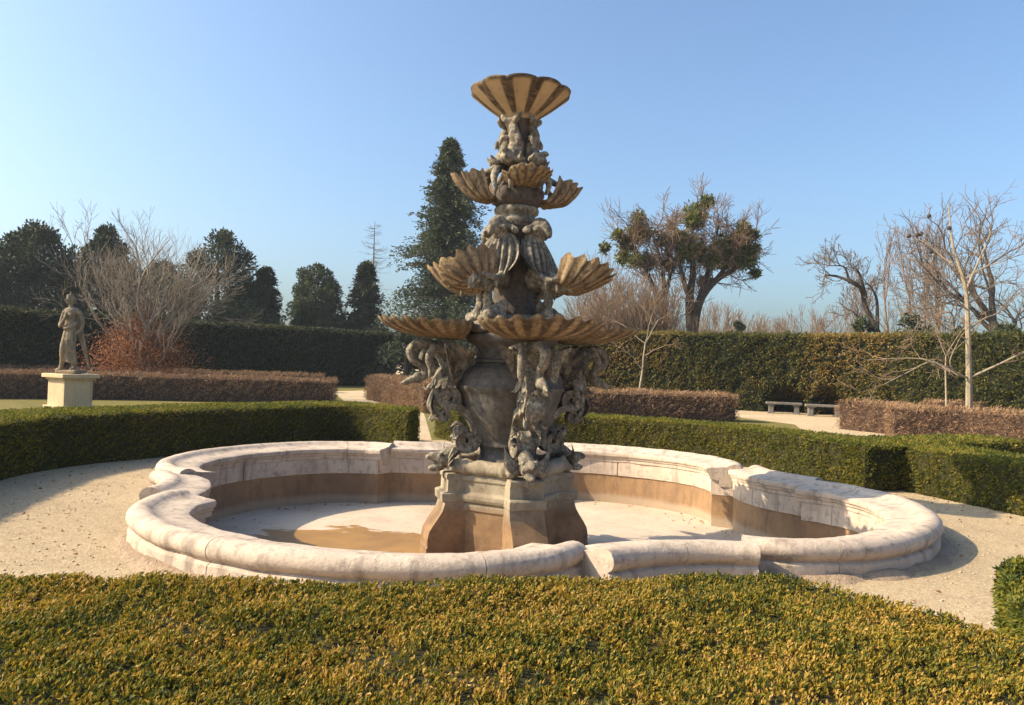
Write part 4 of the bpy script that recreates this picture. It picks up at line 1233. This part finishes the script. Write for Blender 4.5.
# ------------------------------------------------------------------ trees
def G0(x, d): p = at_d(x, 380, d); return (p.x, p.y, 0)
def hgt(x, y, d): return at_d(x, y, d).z
def conifer(loc, h, rad, seed, mat, label, n_br=260, per=44, card=.30, top_frac=.0, power=.75, group=None):
    rng = np.random.default_rng(seed)
    root = empty("conifer_tree", loc); tag(root, label, "tree", group)
    P, D, K = [], [], []
    segs = []
    for i in range(n_br):
        t = top_frac + (1 - top_frac) * rng.random() ** .8
        z = h * (.04 + .95 * t)
        L = rad * ((1 - t) ** power + .05) * rng.uniform(.45, 1.2) * (1 + .25 * math.sin(t * 23 + 1.3) * math.sin(t * 51))
        a = rng.uniform(0, 6.283)
        dr = np.array([math.cos(a), math.sin(a), rng.uniform(-.05, .35)])
        ss = np.linspace(.15, 1, per) + rng.normal(size=per) * .02
        pts = np.array([0, 0, z]) + dr * (L * ss)[:, None] + np.array([0, 0, -.22 * L]) * (ss ** 2)[:, None]
        sp_ = rng.normal(size=(per, 3)) * np.array([.22, .22, .20]) * (.35 + .35 * L * (1 - ss))[:, None]
        P.append(pts + sp_); D.append(dr * .8 + rng.normal(size=(per, 3)) * .5 + np.array([0, 0, -.25])); K.append(np.full(per, rng.random()))
        segs.append((0, 0, z, .03, *(np.array([0, 0, z]) + dr * L * .8 + np.array([0, 0, -.1 * L])), .008))
    P, D, K = np.vstack(P), np.vstack(D), np.concatenate(K)
    tm = MB().tube([(0, 0, -.1), (0, 0, h * .5), (0, 0, h * .985)], [h * .02 + .04, h * .012 + .02, .015], 8)
    tm.build("trunk", M_BARK, root)
    twig_mesh("limbs", segs, M_BARK, 4, root)
    rnd = np.clip(K * .45 + rng.random(len(P)) * .55, 0, 1)
    crown_cards(root, "crown", P, D, card * rng.uniform(.5, 1.3, len(P)), card * .42 * rng.uniform(.6, 1.3, len(P)), mat, rng, rnd)
    return root
# dark evergreens behind the left hedge: x, top y, half width px, distance, shape
EV = [(-60, 235, 60, 44, 'egg', "broad dark yew cut off by the left edge of the picture"),
      (30, 221, 45, 46, 'egg', "tall dark yew at the far left above the hedge"),
      (100, 226, 30, 50, 'egg', "narrow dark evergreen behind the bare shrub's left side"),
      (213, 231, 42, 50, 'egg', "dark evergreen with rounded top behind the bare shrub's right side"),
      (262, 268, 24, 52, 'egg', "lower dark evergreen right of the rounded one"),
      (314, 265, 27, 55, 'egg', "round olive green evergreen standing alone above the left hedge"),
      (362, 262, 26, 56, 'egg', "dark evergreen just left of the tall conifer"),
      (160, 262, 30, 54, 'egg', "dark evergreen seen through the bare shrub's crown")]
for i, (x, y, hw, d, shp, lab) in enumerate(EV):
    h = hgt(x, y, d); rad = hw * d / FPX
    if i in (4, 6):
        conifer(G0(x, d), h, rad * 1.25, 100 + i, L_DARK, lab, 420, 50, .26, 0, .7, "dark evergreens behind the left hedge")
        continue
    evergreen("evergreen_tree", G0(x, d), h, rad, 100 + i, L_MID if i == 5 else L_DARK, lab, "tree", "dark evergreens behind the left hedge", 30000, .23, shp, base=.4, clumps=110)

conifer(G0(443, 48), hgt(443, 138, 48), 4.6, 201, L_MID, "tall pointed conifer rising left of the fountain", 1000, 64, .22, 0, .88)
# thin sparse conifer
def sparse_conifer(loc, h, seed, label):
    rng = np.random.default_rng(seed)
    root = empty("conifer_tree", loc); tag(root, label, "tree")
    segs = []
    MB().tube([(0, 0, -.1), (0, 0, h * .6), (0, 0, h)], [.16, .08, .015], 7).build("trunk", M_BARK, root)
    for i in range(90):
        t = rng.uniform(.45, .98); z = h * t; L = 2.4 * (1 - t) ** .7 * rng.uniform(.5, 1.1) + .15
        a = rng.uniform(0, 6.283); d = np.array([math.cos(a), math.sin(a), rng.uniform(-.3, .05)])
        p = np.array([0, 0, z])
        for k in range(3):
            q = p + d * L / 3; d = d + np.array([0, 0, .18]); d /= np.linalg.norm(d)
            segs.append((*p, .022 - .006 * k, *q, .016 - .005 * k)); p = q
            for _ in range(2):
                e = d + rng.normal(size=3) * .7; segs.append((*p, .009, *(p + e * .22), .004))
    twig_mesh("crown", segs, M_BARK, 3, root)
sparse_conifer(G0(369, 58), hgt(369, 221, 58), 202, "thin half bare conifer spire left of the tall conifer")

# big bare spreading shrub behind the statue
sx, sdist = 143, 27.5
def spread_shrub():
    rng = np.random.default_rng(301)
    stems = []
    for k in range(26):
        a = rng.uniform(0, 6.283); lean = rng.uniform(.15, 1.2)
        d = np.array([math.cos(a) * math.sin(lean), math.sin(a) * math.sin(lean) * .8, math.cos(lean)])
        z = rng.uniform(.3, 2.1)
        stems.append(((.06 * math.cos(a), .06 * math.sin(a), z), d, rng.uniform(1.5, 2.25), .030))
    stems += [((0, 0, 0), (0, 0, 1), 2.5, .13), ((.02, 0, 2.1), (.1, 0, 1), 1.7, .06)]
    cfg = dict(nseg=4, wander=.13, up=.07, side=1, pside=.8, ratio=.62, ang=38, rr=.62, taper=.6, fork=2, first=1)
    r, out, tips = bare_tree("bare_shrub", G0(sx, sdist), stems, cfg, 3, 302, M_BARKG, M_BARKG, "wide spreading bare shrub with coppery dead leaves at its foot behind the statue", "shrub", None, .0045)
    n = 12000
    u = rng.normal(size=(n, 3)) * np.array([.85, .75, .62]); P = u + np.array([-.15, 0, 1.55]); P[:, :2] *= np.clip(1.35 - .30 * P[:, 2:3], .25, 1.3); P[:, 2] = np.abs(P[:, 2] - .1) + .1
    crown_cards(r, "dead_leaves", P, rng.normal(size=(n, 3)), .085 * rng.uniform(.6, 1.2, n), .045, L_COPPER, rng)
spread_shrub()

# slim bare trees over the left shrub skyline
cfg_up = dict(nseg=5, wander=.10, up=.06, side=1, pside=.8, ratio=.50, ang=38, rr=.5, taper=.5, fork=2, first=1)
bare_tree("bare_tree", G0(66, 54), [((0, 0, 0), (0, 0, 1), hgt(66, 262, 54) * .8, .12)], cfg_up, 3, 311, M_BARK, M_BARK, "pale leafless tree top showing between the far left evergreens", "tree", None, .012)
bare_tree("bare_tree", G0(152, 57), [((0, 0, 0), (0, 0, 1), hgt(152, 275, 57) * .85, .13)], cfg_up, 3, 312, M_BARK, M_BARK, "tall thin leafless tree whose top rises over the bare shrub", "tree", None, .012)

# mistletoe tree right of the fountain
def mistletoe_tree():
    rng = np.random.default_rng(401)
    d = 42.0; base = Vector(G0(688, d))
    def L(x, y, dy=0): p = at_d(x, y, d); return (p.x - base.x, dy, p.z)
    root = empty("mistletoe_tree", base)
    tag(root, "large old leafless tree clumped with green mistletoe right of the fountain", "tree")
    limbs = [([(688, 405), (689, 370), (693, 330), (700, 300), (716, 280), (736, 268), (752, 250)], .42, .06, 0),
             ([(692, 335), (690, 300), (694, 270), (692, 240), (698, 216)], .30, .05, .5),
             ([(700, 300), (708, 275), (716, 250), (722, 225)], .20, .04, 1.0),
             ([(696, 315), (684, 285), (676, 255), (672, 232)], .18, .04, -.8),
             ([(716, 280), (728, 262), (735, 240)], .14, .04, -.6),
             ([(664, 405), (666, 360), (664, 310), (660, 270), (650, 235)], .26, .05, -1.0),
             ([(664, 315), (652, 285), (640, 258), (628, 240)], .18, .04, -.4),
             ([(664, 300), (672, 270), (670, 244)], .15, .04, 1.2)]
    mb = MB(); ends = []
    for pts, r0, r1, dy in limbs:
        n = len(pts)
        P = spline([L(x, y, dy * i / n) for i, (x, y) in enumerate(pts)], 18)
        mb.tube(P, np.linspace(r0, r1, 18), 8)
        ends += [(P[j], (P[j] - P[j - 1]) / np.linalg.norm(P[j] - P[j - 1])) for j in range(7, 18, 2)]
    mb.build("trunk", M_BARKB, root)
    out, tips = [], []
    cfg = dict(nseg=4, wander=.16, up=.04, side=1, pside=.9, ratio=.62, ang=42, rr=.6, taper=.55, fork=2, first=0)
    for p, dd in ends:
        for _ in range(3):
            q = dd + rng.normal(size=3) * .7; q /= np.linalg.norm(q)
            grow(rng, p, q, rng.uniform(.7, 1.4), .045, 2, out, tips, cfg)
    out = np.array(out); out[:, [3, 7]] = np.maximum(out[:, [3, 7]], .011)
    twig_mesh("crown", out[:, :8], M_BARKT, 3, root)
    balls = [(672, 262, 8, 8), (740, 232, 7, 7), (618, 236, 6, 6), (632, 262, 7, 6), (706, 202, 7, 6),
             (697, 214, 14, 13), (686, 250, 13, 14), (700, 252, 11, 12), (735, 245, 17, 14), (722, 250, 13, 13), (748, 252, 11, 11), (745, 262, 11, 9), (730, 262, 11, 9), (640, 232, 13, 13), (627, 244, 9, 9), (650, 260, 10, 9),
             (756, 273, 5, 5), (606, 246, 5, 5), (664, 240, 8, 7), (712, 262, 9, 9), (752, 235, 6, 6), (680, 236, 7, 7), (690, 222, 7, 7), (636, 220, 6, 6), (709, 280, 8, 6), (623, 258, 7, 6)]
    for (x, y, rx, ry) in balls:
        n = int(22 * rx * ry / 4) + 90
        c = np.array(L(x, y, rng.uniform(-.8, .8)))
        k = d / FPX
        u = rng.normal(size=(n, 3)); u /= np.linalg.norm(u, axis=1)[:, None]
        P = c + u * np.array([rx * k, rx * k, ry * k]) * (rng.random((n, 1)) ** .6) * rng.uniform(.65, 1.2, (n, 1))
        crown_cards(root, "mistletoe_clump", P, u + rng.normal(size=(n, 3)) * .6, .22 * rng.uniform(.6, 1.3, n), .10 * rng.uniform(.7, 1.3, n), L_MIST, rng)
mistletoe_tree()

# pale brown bare shrubs / thicket in front of it
cfg_thk = dict(nseg=4, wander=.10, up=.08, side=1, pside=.95, ratio=.62, ang=30, rr=.6, taper=.6, fork=2, first=0)
def thicket(x, top, w, d, seed, label, nst=14, mat=None, depth=3, mr=.010):
    rng = np.random.default_rng(seed)
    h = hgt(x, top, d); wm = w * d / FPX
    stems = []
    for k in range(nst):
        a = rng.uniform(-1, 1)
        stems.append(((a * .15, rng.uniform(-.1, .1), 0), (a * wm / h * 1.1, rng.uniform(-.3, .3), 1), h * rng.uniform(.38, .50), .05))
    bare_tree("bare_shrub", G0(x, d), stems, cfg_thk, depth, seed, mat or M_BARKT, mat or M_BARKT, label, "shrub", "leafless shrubs right of the fountain", mr)
thicket(612, 300, 36, 38, 411, "dense leafless shrub close to the right of the lower shells", 12)
thicket(655, 285, 40, 37.5, 412, "dense leafless shrub under the mistletoe tree", 13)
thicket(596, 268, 26, 44, 413, "leafless shrub half hidden behind the upper right shell", 9)
thicket(700, 330, 30, 40, 414, "low leafless shrub at the foot of the mistletoe tree", 9)
thicket(560, 320, 25, 40, 415, "leafless shrub seen through the fountain's middle", 8)

# young pale trees in front of the tall hedge
cfg_y = dict(nseg=5, wander=.08, up=.03, side=1, pside=.9, ratio=.42, ang=58, rr=.5, taper=.5, fork=2, first=2)
def young_tree(x, d, top, seed, label, r=.06, depth=2, cfg=None, ratio=None):
    h = hgt(x, top, d)
    c = dict(cfg or cfg_y)
    return bare_tree("young_tree", G0(x, d), [((0, 0, 0), (.0, 0, 1), h * .74, r)], c, depth, seed, M_BARKP, M_BARKT, label, "tree", "young pale trees before the tall hedge", .008)
young_tree(638, 29, 318, 421, "slim pale leafless tree right of the fountain before the hedge", .055, 3)
young_tree(945, 24.5, 330, 422, "small pale leafless tree beside the taller young tree", .04, 2)
# the tall young one, drawn limb by limb
def seed_tree():
    d = 21.0; base = Vector(G0(969, d)); rng = np.random.default_rng(431)
    def L(x, y, dy=0): p = at_d(x, y, d); return (p.x - base.x, dy, p.z)
    root = empty("young_tree", base)
    tag(root, "tall young leafless tree with pale trunk and dangling seed balls at right", "tree", "young pale trees before the tall hedge")
    mb = MB(); ends = []
    limbs = [([(969, 425), (969, 380), (968, 330), (966, 290), (958, 262), (952, 240), (949, 205)], .105, .018),
             ([(966, 290), (972, 262), (976, 238), (972, 215)], .05, .014), ([(960, 265), (950, 258), (935, 240), (918, 232)], .04, .01),
             ([(957, 258), (943, 248), (930, 246), (915, 250)], .03, .01), ([(967, 305), (985, 292), (1000, 282), (1018, 280)], .045, .012),
             ([(967, 310), (950, 300), (938, 296), (925, 298)], .04, .01), ([(968, 330), (990, 318), (1010, 312), (1030, 300)], .045, .012),
             ([(968, 340), (945, 328), (930, 318), (915, 322)], .04, .01), ([(969, 378), (990, 366), (1015, 352), (1034, 345)], .06, .02),
             ([(969, 378), (955, 374), (944, 362), (950, 340)], .05, .015), ([(958, 375), (940, 362), (920, 358), (880, 360)], .045, .012), ([(950, 372), (935, 362), (915, 373), (895, 385)], .035, .01),
             ([(963, 280), (980, 268), (996, 262), (1006, 250)], .035, .01), ([(955, 250), (962, 236), (966, 222)], .03, .01)]
    for pts, r0, r1 in limbs:
        dk = 0 if r0 > .09 else rng.uniform(-.35, .35)
        P = spline([L(x, y, dk * i) for i, (x, y) in enumerate(pts)], 14)
        mb.tube(P, np.linspace(r0, r1, 14) * (.9 if r0 > .09 else .62), 7)
        if r0 < .09: ends += [(P[j], (P[j] - P[j - 1]) / np.linalg.norm(P[j] - P[j - 1])) for j in range(5, 14, 2)]
    mb.build("trunk", M_BARKP, root)
    out, tips = [], []
    cfg = dict(nseg=3, wander=.14, up=.03, side=1, pside=.7, ratio=.6, ang=45, rr=.6, taper=.6, fork=1, first=0)
    for p, dd in ends:
        q = dd + rng.normal(size=3) * .6; q /= np.linalg.norm(q)
        grow(rng, p, q, rng.uniform(.4, .8), .014, 2, out, tips, cfg)
    out = np.array(out); out[:, [3, 7]] = np.maximum(out[:, [3, 7]], .006)
    twig_mesh("crown", out[:, :8], M_BARKT, 3, root)
    for (x, y) in ((917, 235), (929, 216), (931, 252), (909, 236), (921, 234), (949, 228)):
        c = np.array(L(x, y)); MB().ell(c, (.06, .06, .06), 7).build("seed_ball", M_BARKB, root)
seed_tree()

# bare trees behind the right hedge
def leaning_tree():
    d = 40.0; base = Vector(G0(884, d)); rng = np.random.default_rng(441)
    def L(x, y, dy=0): p = at_d(x, y, d); return (p.x - base.x, dy, p.z)
    root = empty("leaning_tree", base)
    tag(root, "leaning leafless tree with tufted twig ends above the right hedge", "tree")
    mb = MB(); ends = []
    limbs = [([(884, 400), (882, 345), (874, 325), (868, 305), (862, 290), (850, 283), (838, 276), (822, 276)], .22, .04), ([(876, 330), (878, 300), (872, 285)], .12, .03), ([(866, 298), (862, 275), (856, 268)], .1, .03), ([(880, 335), (862, 322), (850, 312)], .1, .03), ([(850, 283), (842, 268), (832, 265)], .07, .02)]
    for pts, r0, r1 in limbs:
        P = spline([L(x, y, .4 * rng.uniform(-1, 1)) for (x, y) in pts], 16)
        mb.tube(P, np.linspace(r0, r1, 16), 7)
        ends += [(P[j], (P[j] - P[j - 1]) / np.linalg.norm(P[j] - P[j - 1])) for j in (8, 10, 12, 14, 15, 15, 15, 15)]
    mb.build("trunk", M_BARKB, root)
    out, tips = [], []
    cfg = dict(nseg=3, wander=.18, up=.05, side=1, pside=.9, ratio=.6, ang=45, rr=.6, taper=.6, fork=2, first=0)
    for p, dd in ends:
        q = dd + rng.normal(size=3) * .8; q /= np.linalg.norm(q)
        grow(rng, p, q, rng.uniform(.5, .9), .03, 2, out, tips, cfg)
    out = np.array(out); out[:, [3, 7]] = np.maximum(out[:, [3, 7]], .011)
    twig_mesh("crown", out[:, :8], M_BARK, 3, root)
leaning_tree()
cfg_pop = dict(nseg=6, wander=.05, up=.10, side=1, pside=1, ratio=.42, ang=28, rr=.5, taper=.5, fork=2, first=1)
for i, (x, top, lab) in enumerate(((898, 262, "upright leafless tree just right of the leaning one"), (920, 266, "upright leafless tree between its two like neighbours"), (940, 258, "upright leafless tree behind the tall young tree's left twigs"), (852, 300, "low upright leafless tree left of the leaning tree"))):
    d = 52 + i * 1.5
    bare_tree("bare_tree", G0(x, d), [((dx, 0, 0), (dx * .03, 0, 1), hgt(x, top, d) * .72, .12) for dx in (-.05, .05)], cfg_pop, 3, 450 + i, M_BARKT, M_BARKT, lab, "tree", "upright leafless trees beyond the right hedge", .012)
# big bare tree at the right edge
cfg_big = dict(nseg=5, wander=.16, up=.05, side=1, pside=.95, ratio=.60, ang=46, rr=.58, taper=.55, fork=2, first=1)
bare_tree("bare_tree", G0(1032, 34), [((0, 0, 0), (-.06, 0, 1), 4.6, .34)], cfg_big, 4, 463, M_BARKB, M_BARK, "big brown leafless tree cut off by the right edge", "tree", None, .010)
bare_tree("bare_tree", G0(1085, 38), [((0, 0, 0), (-.1, 0, 1), 5.2, .34)], cfg_big, 4, 464, M_BARKB, M_BARK, "leafless tree beyond the right edge reaching in with its top branches", "tree", None, .010)
# far thin treeline
for i, (x, top, d) in enumerate(((738, 322, 70), (770, 329, 76), (800, 326, 72), (822, 318, 68), (712, 316, 66))):
    bare_tree("bare_tree", G0(x, d), [((dx * .08, 0, 0), (dx * .3, 0, 1), hgt(x, top, d) * .5, .09) for dx in (-1.2, -.4, .4, 1.2)], cfg_thk, 3, 470 + i, M_BARKT, M_BARKT,
              ["far leafless tree behind the hedge, second from the mistletoe tree", "far leafless tree behind the hedge midway to the benches", "far leafless tree behind the hedge above the left bench", "far leafless tree behind the hedge above the right bench", "far leafless tree just right of the mistletoe tree's trunk"][i], "tree", "far leafless trees on the skyline", .016)
# evergreen shrubs whose tops show over the right hedge
for i, (x, top, hw, d, lab) in enumerate(((862, 316, 14, 36, "small evergreen bush left of the leaning tree's foot"), (912, 312, 22, 34, "wide evergreen bush right of the leaning tree's foot"), (738, 308, 5, 48, "tiny conifer tip poking over the hedge"), (1004, 322, 18, 31, "evergreen bush under the big bare tree"), (960, 326, 16, 32, "evergreen bush behind the young tree's trunk"))):
    evergreen("evergreen_bush", G0(x, d), hgt(x, top, d), hw * d / FPX, 480 + i, L_MID, lab, "shrub", "evergreen bushes above the right hedge", 2600, .2, 'egg', .3, 40)
# dark shrub right under the conifer
evergreen("evergreen_bush", G0(405, 44), hgt(405, 330, 44), 1.7, 490, L_DARK, "yellow green bush at the foot of the tall conifer", "shrub", None, 3000, .24, 'egg', .1, 40)
evergreen("evergreen_bush", G0(470, 44), hgt(470, 318, 44), 2.6, 491, L_DARK, "dark bush behind the fountain's lower shells", "shrub", None, 4000, .24, 'egg', .1, 50)

# ------------------------------------------------------------------ dead leaves lying about
def pebbles():
    rng = np.random.default_rng(901); n = 4200
    a = rng.uniform(0, 6.283, n); r = rng.uniform(4.3, 6.4, n)
    C = np.stack([CX + r * np.cos(a) * 1.03, CY + r * np.sin(a), np.full(n, .002)], 1)
    d = O_ - I_; lim = np.linalg.norm((O_ - (CX, CY)), axis=1); la_ = np.arctan2(O_[:, 1] - CY, O_[:, 0] - CX)
    o_ = np.argsort(la_); rr = np.interp(np.arctan2(C[:, 1] - CY, C[:, 0] - CX), la_[o_], lim[o_])
    C = C[np.hypot(C[:, 0] - CX, C[:, 1] - CY) > rr + .05]; n = len(C)
    sz = .007 + .012 * rng.random(n) ** 3
    base = np.array([(1, 0, 0), (0, 1, 0), (-1, 0, 0), (0, -1, 0), (0, 0, .8), (0, 0, -.4)])
    V = C[:, None] + base[None] * sz[:, None, None] * rng.uniform(.6, 1.2, (n, 6, 1))
    f = np.array([(0, 1, 4), (1, 2, 4), (2, 3, 4), (3, 0, 4), (1, 0, 5), (2, 1, 5), (3, 2, 5), (0, 3, 5)])
    F = (f[None] + (np.arange(n) * 6)[:, None, None]).reshape(-1, 3)
    o = link_mesh("pebbles", fast_mesh("pebbles", V.reshape(-1, 3), F, M_PEBBLE, True))
    tag(o, "loose small stones strewn over the gravel walk", "pebbles", kind="stuff")
M_PEBBLE = mat_simple("pebble_stone", (.50, .385, .25), (.38, .29, .185), 30, .9, .2, .005, 80)
pebbles()
def litter():
    rng = np.random.default_rng(900)
    P = []
    d = O_ - I_; d /= np.linalg.norm(d, axis=1)[:, None]
    for _ in range(330):      # on the gravel
        a = rng.uniform(0, 6.283); r = rng.choice([rng.uniform(4.55, 6.0), rng.uniform(5.3, 5.9)])
        P.append((CX + r * math.cos(a), CY + r * math.sin(a), .006))
    for _ in range(260):      # blown against the inside of the basin wall
        k = rng.integers(NS); t = -abs(rng.normal(0, .22)) - .02
        q = I_[k] + d[k] * t; P.append((q[0], q[1], ZF + .006))
    P = np.array(P); n = len(P)
    D = rng.normal(size=(n, 3)); D[:, 2] = np.abs(D[:, 2]) * .15
    V, F = leaf_cards(P, D, .045 * rng.uniform(.5, 1.2, n), .024 * rng.uniform(.6, 1.2, n), rng, .25)
    o = link_mesh("fallen_leaves", fast_mesh("fallen_leaves", V, F, L_COPPER, False, None, {"rnd": ('FACE', rng.random(n))}))
    tag(o, "scattered dry brown leaves on the gravel and basin floor", "leaves", kind="stuff")
litter()

# ------------------------------------------------------------------ thin spring haze in the air
hm = bpy.data.materials.new("thin_haze"); hm.use_nodes = True
ht = hm.node_tree; ht.nodes.remove(ht.nodes["Principled BSDF"])
pv = ht.nodes.new("ShaderNodeVolumePrincipled")
pv.inputs["Color"].default_value = (.80, .88, 1.0, 1)
pv.inputs["Density"].default_value = 0.0005
pv.inputs["Anisotropy"].default_value = 0.2
ht.links.new(pv.outputs[0], ht.nodes["Material Output"].inputs["Volume"])
hz = MB().box((0, 30, 11), (240, 200, 24)).build("haze", hm, None, smooth=False, sharp=None)
tag(hz, "faint spring haze over the garden", "haze", kind="stuff")
